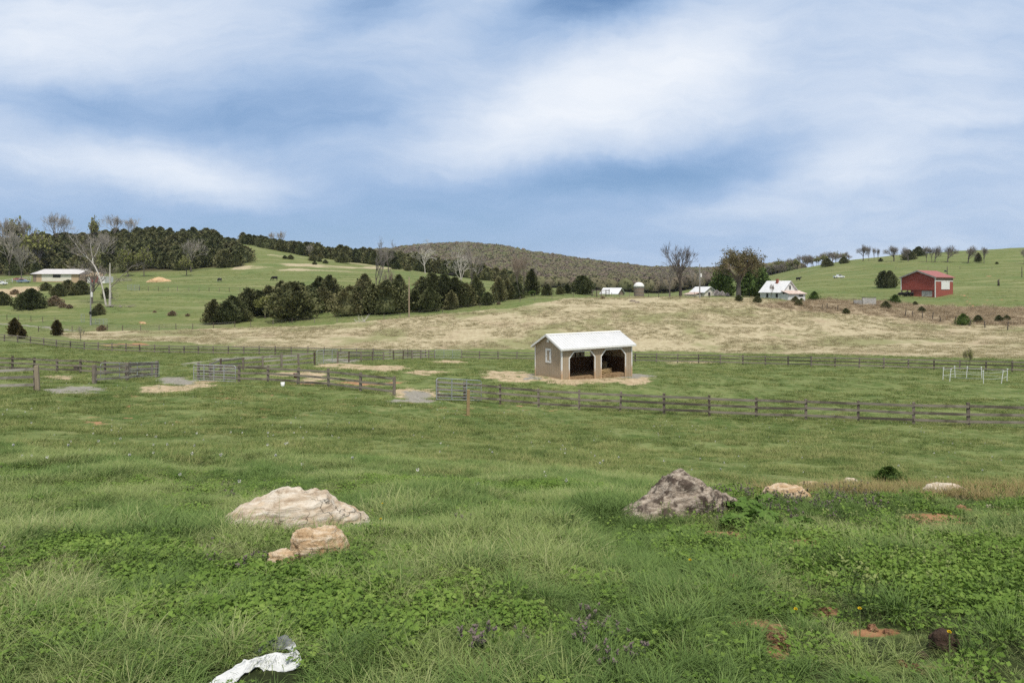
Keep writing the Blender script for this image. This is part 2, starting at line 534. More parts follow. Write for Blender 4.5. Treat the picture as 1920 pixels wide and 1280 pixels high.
def cover(x, y):
    """how much straw, earth, gravel, clay, bramble, dry grass and yellowing there is at ground points in front of the house"""
    x, y = np.asarray(x, float), np.asarray(y, float)
    z = H(x, y)
    fr = y > 1.2
    yy = np.maximum(y, 1.2)
    px, py = HX + F * x / yy, HY - (z - CZ) / yy * F
    jit = np.minimum(14, 500 / yy)
    px = px + (fbm(x * .5, y * .5, 3) - .5) * jit * 4
    py = py + (fbm(x * .5 + 40, y * .5 + 9, 3) - .5) * np.minimum(jit, 12) * 1.2
    gate = lambda a, b: fr * (yy > a) * (yy < b)
    c = {}
    c['straw'] = poly_in(px, py, STRAW, 3.5) * gate(92, 215)
    c['bramble'] = poly_in(px, py, BRAMBLE, 4) * gate(120, 235)
    c['earth'] = ell(px, py, EARTH) * gate(30, 270)
    c['gravel'] = np.maximum(np.maximum(ell(px, py, GRAVEL), line_in(px, py, DRIVE, 2.6, 1.5)), line_in(px, py, LANE, 4, 3)) * gate(30, 190)
    c['clay'] = ell(px, py, CLAY) * gate(2.6, 190)
    for s in SCARS:
        c['clay'] = np.maximum(c['clay'], line_in(px, py, s, 1.1, .7) * gate(150, 400))
    spk = smooth(fbm(x * 1.3 + 3, y * 1.7, 4), .58, .68) * ell(px, py, [(480, 770, 420, 60), (250, 770, 300, 40), (900, 770, 200, 20)]) * gate(20, 60)
    c['clay'] = np.maximum(c['clay'], spk * .6)
    c['dry'] = ell(px, py, [(1600, 917, 190, 20), (1830, 916, 190, 22), (2050, 914, 150, 20)]) * gate(7, 13)
    past = smooth(yy, 105, 135)
    c['yel'] = np.clip(past * .75 + (fbm(x * .02, y * .02, 3) - .5) * 1.2 * past + .25 * smooth(yy, 45, 60), 0, 1) * fr
    c['yel'] = np.maximum(c['yel'], poly_in(px, py, [(470, 464), (560, 480), (700, 500), (760, 505), (740, 515), (640, 508), (520, 505), (440, 500)], 5) * gate(300, 500))
    hill = poly_in(px, py, [(440, 498), (470, 462), (560, 478), (720, 500), (780, 508), (700, 512), (600, 508), (560, 509), (430, 506)], 3) * gate(290, 520)
    c['straw'] = np.maximum(c['straw'], hill * smooth(fbm(x * .03, y * .05, 3), .42, .62) * .75)
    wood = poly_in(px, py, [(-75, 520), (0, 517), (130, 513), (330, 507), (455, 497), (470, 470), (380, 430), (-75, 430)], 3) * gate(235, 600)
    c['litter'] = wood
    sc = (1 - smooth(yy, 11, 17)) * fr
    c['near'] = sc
    return c


_nr, _na = 760, 620
_rr = np.concatenate([[0.0], np.geomspace(.35, 2400, _nr - 1)])
_az = np.concatenate([np.linspace(-.80, .80, _na - 60), np.linspace(.80, 2 * math.pi - .80, 62)[1:-1]])
RR, AZ = np.meshgrid(_rr, _az, indexing='ij')
GX, GY = RR * np.sin(AZ), RR * np.cos(AZ)
GZ = H(GX, GY)
gv = np.stack([GX, GY, GZ], -1).reshape(-1, 3)
ii, jj = np.meshgrid(np.arange(_nr - 1), np.arange(_na), indexing='ij')
j2 = (jj + 1) % _na
gf = np.stack([ii * _na + jj, ii * _na + j2, (ii + 1) * _na + j2, (ii + 1) * _na + jj], -1).reshape(-1, 4)


def mesh_np(name, verts, faces, nper, attrs=None, smooth_=True):
    """mesh straight from arrays: faces is an (n, nper) index array, or a list of such"""
    me = bpy.data.meshes.new(name)
    fl = faces if isinstance(faces, list) else [faces]
    fl = [f for f in fl if len(f)]
    me.vertices.add(len(verts))
    me.vertices.foreach_set('co', np.ascontiguousarray(verts, np.float32).ravel())
    loops = np.concatenate([f.ravel() for f in fl]).astype(np.int32)
    tot = np.concatenate([np.full(len(f), f.shape[1]) for f in fl]).astype(np.int32)
    me.loops.add(len(loops))
    me.loops.foreach_set('vertex_index', loops)
    me.polygons.add(len(tot))
    me.polygons.foreach_set('loop_start', np.concatenate([[0], np.cumsum(tot)[:-1]]).astype(np.int32))
    me.polygons.foreach_set('loop_total', tot)
    if smooth_:
        me.polygons.foreach_set('use_smooth', np.ones(len(tot), bool))
    for k, v in (attrs or {}).items():
        a = me.attributes.new(k, 'FLOAT', 'POINT')
        a.data.foreach_set('value', np.ascontiguousarray(v, np.float32).ravel())
    me.update(calc_edges=True)
    return me


gc = cover(gv[:, 0], gv[:, 1])
ground_me = mesh_np('ground', gv, gf, 4, gc)
ground = bpy.data.objects.new('ground', ground_me)
COL.objects.link(ground)
kind(ground, 'structure')

m, g = new_mat('turf')
pos = g.n('ShaderNodeNewGeometry', 'Position')
A = {k: g.n('ShaderNodeAttribute', 'Fac', props=dict(attribute_name=k)) for k in gc}
nb, nm_, nf = g.noise(pos, .06, 4, .6), g.noise(pos, .45, 5, .65), g.noise(pos, 5.0, 6, .7)
st = g.n('ShaderNodeMapping', Vector=pos, Scale=(1.0, .45, 1.0))
nk = g.noise(st, 1.7, 6, .72)
grn = g.mix(g.remap(nm_, .38, .62), (.075, .115, .030), (.170, .205, .075))
grn = g.mix(g.math('MULTIPLY', g.remap(nk, .48, .72), .55), grn, (.26, .25, .12))
grn = g.mix(g.math('MULTIPLY', g.remap(nf, .55, .75), .5), grn, (.050, .075, .022))
yel = g.mix(g.remap(nk, .35, .65), (.112, .146, .044), (.182, .190, .078))
yel = g.mix(g.math('MULTIPLY', g.remap(nb, .45, .62), .6), yel, (.105, .155, .050))
sl_ = g.n('ShaderNodeMapping', Vector=pos, Rotation=(0, 0, .25), Scale=(.02, .16, .05))
ns_ = g.noise(sl_, 1.6, 5, .62)
yel = g.mix(g.math('MULTIPLY', g.remap(ns_, .50, .64), .65), yel, (.255, .250, .125))
yel = g.mix(g.math('MULTIPLY', g.remap(ns_, .46, .34), .5), yel, (.090, .125, .042))
spk_ = g.n('ShaderNodeMapping', Vector=pos, Scale=(.10, .30, .1))
nsp = g.noise(spk_, 1.5, 6, .7)
yel = g.mix(g.math('MULTIPLY', g.remap(nsp, .57, .68), .75), yel, (.072, .085, .036))
col = g.mix(A['yel'], grn, yel)
straw = g.mix(g.remap(nk, .3, .65), (.325, .275, .170), (.445, .390, .262))
straw = g.mix(g.math('MULTIPLY', g.remap(nm_, .50, .66), .35), straw, (.265, .205, .135))
nb2 = g.noise(pos, .11, 5, .62)
straw = g.mix(g.math('MULTIPLY', g.remap(nb2, .52, .66), .4), straw, (.300, .215, .150))
straw = g.mix(g.math('MULTIPLY', g.remap(nb, .48, .62), .75), straw, (.190, .200, .085))
brk = lambda a, lo=.3, hi=.7, k=.75: g.remap(g.math('ADD', a, g.math('MULTIPLY', g.math('SUBTRACT', nk, .5), k)), lo, hi)
col = g.mix(brk(A['straw']), col, straw)
bram = g.mix(g.remap(nk, .35, .65), (.230, .180, .120), (.400, .330, .220))
col = g.mix(brk(A['bramble']), col, bram)
earth = g.mix(g.remap(nk, .35, .65), (.370, .285, .180), (.520, .420, .285))
earth = g.mix(g.remap(nf, .45, .7), earth, (.270, .205, .125))
np_ = g.noise(pos, 1.1, 7, .72)
br2 = lambda a, k: g.remap(g.math('ADD', g.math('MULTIPLY', a, .8), g.math('MULTIPLY', g.math('SUBTRACT', np_, .5), k)), .40, .66)
col = g.mix(br2(A['earth'], 2.4), col, earth)
grav = g.mix(g.remap(nf, .4, .65), (.215, .200, .172), (.330, .310, .268))
col = g.mix(br2(A['gravel'], 2.3), col, grav)
clay = g.mix(g.remap(nk, .35, .65), (.280, .140, .070), (.420, .260, .150))
clay = g.mix(g.remap(nf, .5, .7), clay, (.200, .090, .045))
col = g.mix(br2(A['clay'], 2.0), col, clay)
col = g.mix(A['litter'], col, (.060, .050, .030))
soil = g.mix(g.remap(nf, .4, .65), (.020, .026, .010), (.045, .058, .020))  # soil and thatch, painted darker to deepen the shade between tufts
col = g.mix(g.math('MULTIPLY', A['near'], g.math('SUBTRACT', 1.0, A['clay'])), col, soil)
hgt = g.math('ADD', g.math('MULTIPLY', nf, .3), nk)
finish(g, col, .95, .08, bump=hgt, bstr=.55, bdist=.12)
ground_me.materials.append(m)
# ------------------------------------------------------------------ grass and other stuff nobody could count
def blades(seed, n, rad, l0, l1, w, lean=.5, bend=1.2, seg=4, up=.0, flat=False):
    """n curved tapering blades; returns vertex array, quads, tris, t along blade, r per blade"""
    R = np.random.RandomState(seed)
    a = R.rand(n) * 2 * math.pi
    rr = rad * np.sqrt(R.rand(n))
    base = np.stack([rr * np.cos(a), rr * np.sin(a), np.full(n, -.015)], -1)
    az = np.where(R.rand(n) < .65, a + R.randn(n) * .6, R.rand(n) * 2 * math.pi)
    th = np.abs(R.randn(n)) * lean * .6 + rr / max(rad, 1e-6) * lean * .5
    L = l0 + (l1 - l0) * R.rand(n) ** 1.3
    be = bend * (.35 + .9 * R.rand(n))
    wd = w * (.6 + .8 * R.rand(n))
    tw = R.randn(n) * .5
    vs, ts, p = [], [], base.copy()
    prof = [1.0, .95, .75, .45][:seg] if seg == 4 else np.linspace(1, .4, seg)
    for k in range(seg):
        sd = np.stack([-np.sin(az + tw), np.cos(az + tw), np.zeros(n)], -1) * (wd * prof[k] / 2)[:, None]
        vs += [p - sd, p + sd]
        ts += [np.full(n, k / seg)] * 2
        th_k = th + be * (k + 1) / seg
        d = np.stack([np.sin(th_k) * np.cos(az), np.sin(th_k) * np.sin(az), np.cos(th_k)], -1)
        p = p + d * (L / seg)[:, None]
    vs.append(p)
    ts.append(np.ones(n))
    V = np.stack(vs, 1)
    T = np.stack(ts, 1)
    per = 2 * seg + 1
    b = (np.arange(n) * per)[:, None]
    q = np.concatenate([b + np.array([[2 * k, 2 * k + 1, 2 * k + 3, 2 * k + 2]]) for k in range(seg - 1)])
    t3 = b + np.array([[2 * seg - 2, 2 * seg - 1, 2 * seg]])
    r = np.repeat(R.rand(n), per)
    return V.reshape(-1, 3), q, t3, T.ravel(), r


def leaves(seed, n, rad, h0, h1, size, lobes=3, tilt=.6):
    """low round leaves (clover and the like): n leaves of a few lobes each"""
    R = np.random.RandomState(seed)
    vs, qs, rs = [], [], []
    for i in range(n):
        a, q = R.rand() * 2 * math.pi, rad * math.sqrt(R.rand())
        c = Vector((q * math.cos(a), q * math.sin(a), h0 + (h1 - h0) * R.rand() * (1.1 - .5 * q / rad)))
        M = Matrix.Translation(c) @ Matrix.Rotation(R.rand() * 6.28, 4, 'Z') @ Matrix.Rotation(R.randn() * tilt * .5, 4, 'X') @ Matrix.Rotation(R.randn() * tilt * .5, 4, 'Y')
        s = size * (.6 + .7 * R.rand())
        rv = R.rand()
        for k in range(lobes):
            t = 2 * math.pi * k / lobes
            d, o = Vector((math.cos(t), math.sin(t), 0)), Vector((-math.sin(t), math.cos(t), 0))
            b = len(vs)
            wd = .48 if lobes > 1 else .40
            vs += [M @ Vector((0, 0, 0)), M @ (d * s * .45 - o * s * wd + Vector((0, 0, s * .12))), M @ (d * s), M @ (d * s * .45 + o * s * wd + Vector((0, 0, s * .12)))]
            qs.append((b, b + 1, b + 2, b + 3))
            rs += [rv] * 4
    V = np.array([tuple(v) for v in vs])
    return V, np.array(qs), np.zeros((0, 3), int), np.clip(V[:, 2] / max(h1, 1e-6), 0, 1), np.array(rs)


def stalks(seed, n, rad, h0, h1, sw, leaf, head, lean=.25):
    """weeds with leafy upright stems and a knobbly head of buds; 't' is 1 on the head"""
    R = np.random.RandomState(seed)
    V, Q, T, RV = [], [], [], []
    for i in range(n):
        a, q = R.rand() * 6.28, rad * math.sqrt(R.rand())
        b0 = np.array([q * math.cos(a), q * math.sin(a), 0.])
        d = np.array([R.randn() * lean, R.randn() * lean, 1.])
        L = h0 + (h1 - h0) * R.rand()
        d = d / np.linalg.norm(d) * L
        rv = R.rand()

        def card(c, ax, wd, t):
            k = len(V)
            V.extend([c - wd, c + wd, c + wd * .6 + ax, c - wd * .6 + ax])
            Q.append((k, k + 1, k + 2, k + 3))
            T.extend([t] * 4)
            RV.extend([rv] * 4)
        for s in range(2):
            wv = np.array([math.cos(a + s * 1.57), math.sin(a + s * 1.57), 0]) * sw / 2
            card(b0, d, wv, .15)
        for k in range(int(4 + L * 22)):
            f = .1 + .75 * R.rand()
            aa = R.rand() * 6.28
            dr = np.array([math.cos(aa), math.sin(aa), .2 + .5 * R.rand()])
            sd = np.array([-math.sin(aa), math.cos(aa), 0])
            card(b0 + d * f, dr * leaf * (.5 + R.rand()) * (1.1 - .6 * f), sd * leaf * .28, .1)
        for k in range(9):
            f = .78 + .24 * R.rand()
            aa = R.rand() * 6.28
            dr = np.array([math.cos(aa), math.sin(aa), .6])
            sd = np.array([-math.sin(aa), math.cos(aa), 0])
            card(b0 + d * f + dr * head * .4 * R.rand(), dr * head * .7, sd * head * .4, 1.0)
    return np.array(V), np.array(Q), np.zeros((0, 3), int), np.array(T), np.array(RV)


def tuft_obj(name, parts, mat):
    """an unlinked source mesh for scattering"""
    if not isinstance(parts, list):
        parts = [parts]
    V, Qs, Ts, T, Rv, b = [], [], [], [], [], 0
    for v, q, t3, t, r in parts:
        V.append(v); Qs.append(q + b); Ts.append(t3 + b); T.append(t); Rv.append(r)
        b += len(v)
    me = mesh_np(name, np.concatenate(V), [np.concatenate(Qs), np.concatenate(Ts).astype(int)], 4, dict(t=np.concatenate(T), r=np.concatenate(Rv)), True)
    me.materials.append(mat)
    return bpy.data.objects.new(name, me)


def scatter(name, pts, scl, idx, sources, label, cat, tilt=.12, seed=0):
    """one object that scatters its source tufts over ground points (stuff only)"""
    n = len(pts)
    R = np.random.RandomState(seed)
    col = bpy.data.collections.new(name + ' sources')
    for s in sources:
        col.objects.link(s)
    me = bpy.data.meshes.new(name)
    me.vertices.add(n)
    me.vertices.foreach_set('co', np.ascontiguousarray(pts, np.float32).ravel())
    rot = np.stack([R.randn(n) * tilt, R.randn(n) * tilt, R.rand(n) * 6.283], -1)
    a = me.attributes.new('rot', 'FLOAT_VECTOR', 'POINT')
    a.data.foreach_set('vector', rot.astype(np.float32).ravel())
    a = me.attributes.new('scl', 'FLOAT', 'POINT')
    a.data.foreach_set('value', np.asarray(scl, np.float32))
    a = me.attributes.new('idx', 'INT', 'POINT')
    a.data.foreach_set('value', np.asarray(idx, np.int32))
    o = bpy.data.objects.new(name, me)
    COL.objects.link(o)
    ng = bpy.data.node_groups.new(name, 'GeometryNodeTree')
    ng.interface.new_socket('Geometry', in_out='INPUT', socket_type='NodeSocketGeometry')
    ng.interface.new_socket('Geometry', in_out='OUTPUT', socket_type='NodeSocketGeometry')
    gi, go = ng.nodes.new('NodeGroupInput'), ng.nodes.new('NodeGroupOutput')
    ci = ng.nodes.new('GeometryNodeCollectionInfo')
    ci.inputs['Collection'].default_value = col
    ci.inputs['Separate Children'].default_value = True
    ci.inputs['Reset Children'].default_value = True
    ip = ng.nodes.new('GeometryNodeInstanceOnPoints')
    ip.inputs['Pick Instance'].default_value = True

    def attr(nm, dt):
        nd = ng.nodes.new('GeometryNodeInputNamedAttribute')
        nd.data_type = dt
        nd.inputs['Name'].default_value = nm
        return [s for s in nd.outputs if s.enabled and s.name == 'Attribute'][0]
    L = ng.links.new
    L(gi.outputs[0], ip.inputs['Points'])
    L(ci.outputs[0], ip.inputs['Instance'])
    L(attr('idx', 'INT'), ip.inputs['Instance Index'])
    L(attr('rot', 'FLOAT_VECTOR'), ip.inputs['Rotation'])
    L(attr('scl', 'FLOAT'), ip.inputs['Scale'])
    L(ip.outputs[0], go.inputs[0])
    md = o.modifiers.new('scatter', 'NODES')
    md.node_group = ng
    o['label'], o['category'] = label, cat
    return kind(o, 'stuff')


def band(seed, Y0, Y1, dens, ulim=.92):
    """points spread evenly over the ground between two distances, within and a little beside the view"""
    R = np.random.RandomState(seed)
    n = int(dens * ulim * (Y1 ** 2 - Y0 ** 2))
    y = np.sqrt(Y0 ** 2 + (Y1 ** 2 - Y0 ** 2) * R.rand(n))
    x = (R.rand(n) * 2 - 1) * ulim * y
    return x, y, R


ROCK_SPOTS = []   # (x, y, radius): filled before grass is sown


def keep_off(x, y):
    k = np.ones(len(x), bool)
    for a, b, r in ROCK_SPOTS:
        k &= np.hypot(x - a, y - b) > r
    return k


GRASS_COLS = [(.055, .098, .022), (.105, .160, .038), (.165, .222, .060), (.240, .285, .100), (.360, .355, .185)]
LUSH_COLS = [(.032, .072, .016), (.062, .120, .026), (.105, .178, .040), (.170, .240, .070)]
GRASS = leaf_mat('grass_blade', GRASS_COLS, .12, .9, .45, .5, .3, ((.34, .39, .17), .30), .40, .55)
LUSH = leaf_mat('lush_blade', LUSH_COLS, .12, .7, .8, .5, .3, ((.28, .35, .13), .3), .4, .5)
CLOVER = leaf_mat('clover_leaf', [(.070, .125, .022), (.110, .185, .032), (.160, .245, .048), (.24, .32, .08)], .18, .8, 1.2, .55, .25)
DRYG = leaf_mat('dry_blade', [(.16, .17, .055), (.29, .24, .10), (.40, .31, .15), (.48, .40, .23)], .2, .8, 1.5, .7, .15)
NETTLE = leaf_mat('dead_nettle', [(.055, .095, .030), (.090, .130, .045), (.12, .15, .06)], .2, .5, 1., .6, .2, ((.22, .15, .17), .7))
MUSTARD = leaf_mat('mustard_weed', [(.075, .130, .035), (.11, .165, .045), (.15, .20, .06)], .2, .5, 1., .6, .2, ((.30, .34, .12), .7))
STRAWM = leaf_mat('straw_blade', [(.26, .24, .12), (.34, .30, .175), (.42, .37, .235), (.49, .44, .30)], .2, 1.2, .11, .75, .12)
BRAMM = leaf_mat('bramble_stem', [(.17, .13, .085), (.27, .21, .14), (.38, .30, .20), (.46, .39, .27)], .15, .9, .12, .8, .1)
PADG = leaf_mat('paddock_blade', [(.040, .080, .016), (.090, .142, .032), (.165, .208, .058), (.310, .305, .125)], .2, 1.5, .55, .6, .2, ((.31, .33, .15), .25), .55, .45)


def sow():
    # long grass, clover and weeds from the camera's feet to the foot of the bank
    fes = [tuft_obj('fescue_tuft', blades(10 + i, 78, .13, .18, .40, .0066, .75, 1.9, 5), GRASS) for i in range(4)]
    mea = [tuft_obj('meadow_tuft', blades(20 + i, 56, .14, .09, .22, .0062, .7, 1.1), GRASS) for i in range(3)]
    lus = [tuft_obj('lush_tuft', blades(30 + i, 84, .11, .14, .32, .0072, .7, 1.3), LUSH) for i in range(3)]
    x, y, R = band(1, 1.9, 15, 225)
    c = cover(x, y)
    px = HX + F * x / y
    py = HY - (H(x, y) - CZ) / y * F
    bare = np.maximum(c['clay'] * .95, .9 * c['dry'])
    clov = fbm(x * .55 + 3, y * .75 + 8, 3) + .20 * ell(px, py, [(800, 1220, 300, 110), (480, 1110, 120, 40)]) + .16 * smooth(px, 1180, 1420) * smooth(py, 915, 960) - .10 * (1 - smooth(px, 500, 1300)) * (1 - smooth(py, 1130, 1210))
    n1 = fbm(x * .9, y * .9 + 30, 3)
    k = keep_off(x, y) & (R.rand(len(x)) > bare * 1.05) & (R.rand(len(x)) > smooth(clov, .56, .70) * .86)
    typ = np.where(n1 + R.randn(len(x)) * .05 < .43, 4 + R.randint(0, 3, len(x)), np.where(n1 + R.randn(len(x)) * .06 > .60, 7 + R.randint(0, 3, len(x)), R.randint(0, 4, len(x))))
    big = smooth(fbm(x * .8 + 70, y * .8, 2), .25, .8)
    s = (.55 + .55 * R.rand(len(x)) ** 1.5) * (.55 + .9 * big) * (1.12 - .3 * smooth(px, 1150, 1500))
    s = s * (.43 + .22 * smooth(y, 3, 6)) * (1 - .15 * smooth(y, 9, 14))
    P = np.stack([x, y, H(x, y)], -1)
    scatter('meadow_grass', P[k], s[k], typ[k], fes + mea + lus, 'long tussocky green grass covering the foreground slope', 'grass', .16, 1)
    # big dark tussocks standing out of the sward
    big_t = [tuft_obj('great_tussock', [blades(130 + i, 170, .17, .22, .46, .0068, .95, 1.5, 5), blades(136 + i, 60, .10, .20, .36, .006, .5, 1.0, 5)], LUSH) for i in range(4)]
    spots = [(300, 1110, 1.0), (230, 1060, .9), (150, 1000, 1.), (60, 945, 1.2), (130, 930, 1.2), (200, 900, 1.2), (60, 1180, .9), (330, 1180, .8), (740, 930, 1.), (860, 925, 1.3), (900, 935, 1.2), (690, 1010, .9), (640, 1060, .9), (700, 1090, .8), (860, 1080, 1.),
             (960, 1120, .9), (1000, 1010, 1.), (930, 985, 1.), (1110, 1220, .9), (1220, 1200, 1.1), (1270, 1190, 1.1), (1330, 1180, 1.), (1250, 1130, .9), (1370, 1120, 1.1), (1420, 1090, .9), (1440, 1060, .9), (1500, 1060, .8), (1580, 1060, 1.), (1650, 1040, .9), (1720, 1045, .9), (1460, 1010, .9),
             (1640, 1140, .8), (1690, 1150, .9), (1820, 1230, .7), (520, 1200, .7), (640, 1230, .8), (180, 1240, .8), (420, 1230, .7), (960, 1240, .7), (820, 1020, 1.), (560, 890, 1.2), (1090, 920, 1.2), (1010, 905, 1.2), (380, 950, 1.), (340, 1010, 1.), (1172, 985, .7), (1200, 988, .7), (1240, 990, .7), (1285, 984, .7), (1330, 974, .6), (1150, 975, .8), (470, 1012, .6), (540, 1012, .6), (640, 1000, .6), (600, 1058, .55), (530, 1078, .5)]
    x, y, R = band(21, 2.3, 14, 3.2)
    S_ = [at(a, b_) for a, b_, _ in spots]
    x, y = np.concatenate([x, [q.x for q in S_]]), np.concatenate([y, [q.y for q in S_]])
    s = np.concatenate([.28 + .34 * R.rand(len(x) - len(S_)), [.78 * k_ for *_, k_ in spots]])
    c = cover(x, y)
    k = keep_off(x, y) & (c['clay'] < .4) & (c['dry'] < .4)
    scatter('tussock_grass', np.stack([x, y, H(x, y)], -1)[k], s[k], R.randint(0, 4, len(x))[k], big_t, 'taller dark tussocks of grass standing out of the sward', 'grass', .12, 21)
    # clover and creeping leaves
    cl = [tuft_obj('clover_patch', leaves(40 + i, 80, .13, .01, .06, .0145), CLOVER) for i in range(3)]
    bl = [tuft_obj('creeping_weed', [leaves(50 + i, 60, .12, .012, .08, .024, 1, 1.1), blades(55 + i, 10, .1, .06, .14, .004, .8, .9)], CLOVER) for i in range(3)]
    x, y, R = band(2, 1.9, 11.5, 130)
    c = cover(x, y)
    px = HX + F * x / y
    py = HY - (H(x, y) - CZ) / y * F
    clov = fbm(x * .55 + 3, y * .75 + 8, 3) + .20 * ell(px, py, [(800, 1220, 300, 110), (480, 1110, 120, 40)]) + .16 * smooth(px, 1180, 1420) * smooth(py, 915, 960) - .10 * (1 - smooth(px, 500, 1300)) * (1 - smooth(py, 1130, 1210))
    k = keep_off(x, y) & (R.rand(len(x)) < .12 + .88 * smooth(clov, .52, .66)) & (R.rand(len(x)) > np.maximum(c['clay'] * .92, c['dry'] * .8))
    typ = np.where(R.rand(len(x)) < .35 + .4 * smooth(px, 1150, 1500), 3 + R.randint(0, 3, len(x)), R.randint(0, 3, len(x)))
    P = np.stack([x, y, H(x, y)], -1)
    scatter('clover', P[k], (.75 + .6 * R.rand(len(x)))[k], typ[k], cl + bl, 'bright green clover and creeping weeds between the grass', 'clover', .14, 2)
    # stalky weeds
    ne = [tuft_obj('nettle_weed', stalks(60 + i, 7, .07, .06, .13, .003, .018, .016), NETTLE) for i in range(2)]
    mu = [tuft_obj('mustard_weed', stalks(70 + i, 4, .07, .12, .26, .003, .018, .016, .2), MUSTARD) for i in range(3)]
    x, y, R = band(3, 2.2, 11, 34)
    px = HX + F * x / y
    py = HY - (H(x, y) - CZ) / y * F
    c = cover(x, y)
    wm = ell(px, py, [(1680, 1060, 300, 110), (1850, 1080, 200, 130), (1270, 970, 110, 40), (1590, 1110, 70, 60), (1000, 1010, 110, 40)])
    wn_ = ell(px, py, [(1450, 945, 260, 28), (430, 1060, 60, 40), (1080, 1190, 140, 40), (1560, 950, 160, 30), (900, 1195, 50, 40), (1300, 960, 90, 30)])
    rnd = R.rand(len(x))
    k = keep_off(x, y) & (c['clay'] < .5) & (rnd < np.maximum(wm * .22, wn_ * .6) + .012)
    typ = np.where(R.rand(len(x)) < wm / (wm + wn_ + 1e-3), R.randint(0, 3, len(x)), 3 + R.randint(0, 2, len(x)))
    P = np.stack([x, y, H(x, y)], -1)
    scatter('flowering_weeds', P[k], (.6 + .55 * R.rand(len(x)))[k], typ[k], ne + mu, 'purple and yellow green flowering weeds on the bank', 'weeds', .1, 3)
    # dry orange grass on the brow
    dr = [tuft_obj('dry_tuft', blades(80 + i, 46, .10, .08, .24, .004, .5, .6), DRYG) for i in range(3)]
    x, y, R = band(4, 7, 13, 110, .95)
    c = cover(x, y)
    k = keep_off(x, y) & (R.rand(len(x)) < c['dry'] * .95)
    P = np.stack([x, y, H(x, y)], -1)
    scatter('dry_grass', P[k], (.45 + .7 * R.rand(len(x)))[k], R.randint(0, 3, len(x))[k], dr, 'dry orange tan grass along the brow of the bank', 'dry grass', .15, 4)
    # lawn and paddock, in wider clumps the farther off they grow
    pa = [tuft_obj('paddock_tuft', blades(90 + i, 60, .24, .06, .20, .011, .8, .9, 3), PADG) for i in range(4)]
    X, Ys, S, T = [], [], [], []
    for sd, y0, y1, dn, s0 in ((5, 12.5, 26, 50, .95), (6, 24, 50, 22, 1.25), (7, 50, 112, 6, 1.7)):
        x, y, R = band(sd, y0, y1, dn)
        c = cover(x, y)
        nn = fbm(x * .35 + 11, y * .5, 3)
        k = (R.rand(len(x)) > np.maximum.reduce([c['earth'] * .93, c['gravel'] * 1.0, c['clay'] * .95, c['straw']])) & (R.rand(len(x)) < .25 + smooth(nn, .38, .60)) & keep_off(x, y)
        s = s0 * (.5 + .75 * R.rand(len(x)) ** 2) * (.55 + .8 * nn)
        X.append(x[k]); Ys.append(y[k]); S.append(s[k]); T.append(R.randint(0, 4, k.sum()))
    x, y = np.concatenate(X), np.concatenate(Ys)
    scatter('paddock_grass', np.stack([x, y, H(x, y)], -1), np.concatenate(S), np.concatenate(T), pa, 'short grazed green turf of the paddocks', 'grass', .1, 5)
    whm = rough_mat('clover_blossom', (.50, .49, .44), (.66, .65, .60), 20, .8, .1)
    R = np.random.RandomState(77)
    d = R.randn(22, 3); d /= np.linalg.norm(d, axis=1, keepdims=True)
    V, Q = cards(d * .014 + np.array([0, 0, .13]), d, np.full(22, .02), .4, R)
    dot = tuft_obj('clover_flower', (V, Q, np.zeros((0, 3), int), np.ones(len(V)), np.ones(len(V))), whm)
    x, y, R = band(22, 9, 52, .42)
    k = (fbm(x * .2 + 4, y * .2, 3) + .1 * R.randn(len(x)) > .52)
    scatter('clover_flowers', np.stack([x, y, H(x, y)], -1)[k], (.6 + .7 * R.rand(len(x)))[k], np.zeros(k.sum(), int), [dot], 'tiny white flowers sprinkled through the turf', 'flowers', .2, 22)
    # the straw coloured field
    sw = [tuft_obj('straw_tuft', blades(100 + i, 70, .55, .16, .46, .024, .7, .9, 3), STRAWM) for i in range(4)]
    x, y, R = band(8, 95, 205, 2.6)
    c = cover(x, y)
    k = R.rand(len(x)) < c['straw'] * (1 - c['bramble']) * smooth(fbm(x * .12, y * .2, 3), .30, .55)
    scatter('field_grass', np.stack([x, y, H(x, y)], -1)[k], (.55 + .8 * R.rand(len(x)) ** 2)[k], R.randint(0, 4, len(x))[k], sw, 'tall dead straw coloured grass filling the field behind the shelter', 'dry grass', .12, 8)
    br = [tuft_obj('bramble_clump', blades(110 + i, 90, .9, .5, 1.25, .03, .8, 1.0, 3), BRAMM) for i in range(3)]
    x, y, R = band(9, 120, 240, .75)
    c = cover(x, y)
    k = R.rand(len(x)) < c['bramble']
    scatter('brambles', np.stack([x, y, H(x, y)], -1)[k], (.5 + .8 * R.rand(len(x)))[k], R.randint(0, 3, len(x))[k], br, 'brown leafless brambles and tall weeds along the old field edge', 'brambles', .12, 9)
    # rough pasture tussocks on the slopes
    pt = [tuft_obj('pasture_tuft', blades(120 + i, 46, .6, .10, .28, .035, .9, .8, 3), PADG) for i in range(3)]
    x, y, R = band(10, 112, 330, .30)
    c = cover(x, y)
    nn = fbm(x * .06 + 5, y * .1, 3)
    k = (R.rand(len(x)) > np.maximum.reduce([c['straw'], c['litter'], c['earth'], c['gravel'], c['clay']]) * 1.1) & (nn > .5)
    scatter('pasture_grass', np.stack([x, y, H(x, y)], -1)[k], (.5 + .8 * R.rand(len(x)))[k], R.randint(0, 3, len(x))[k], pt, 'rough green tussocks on the grazed hillsides', 'grass', .1, 10)
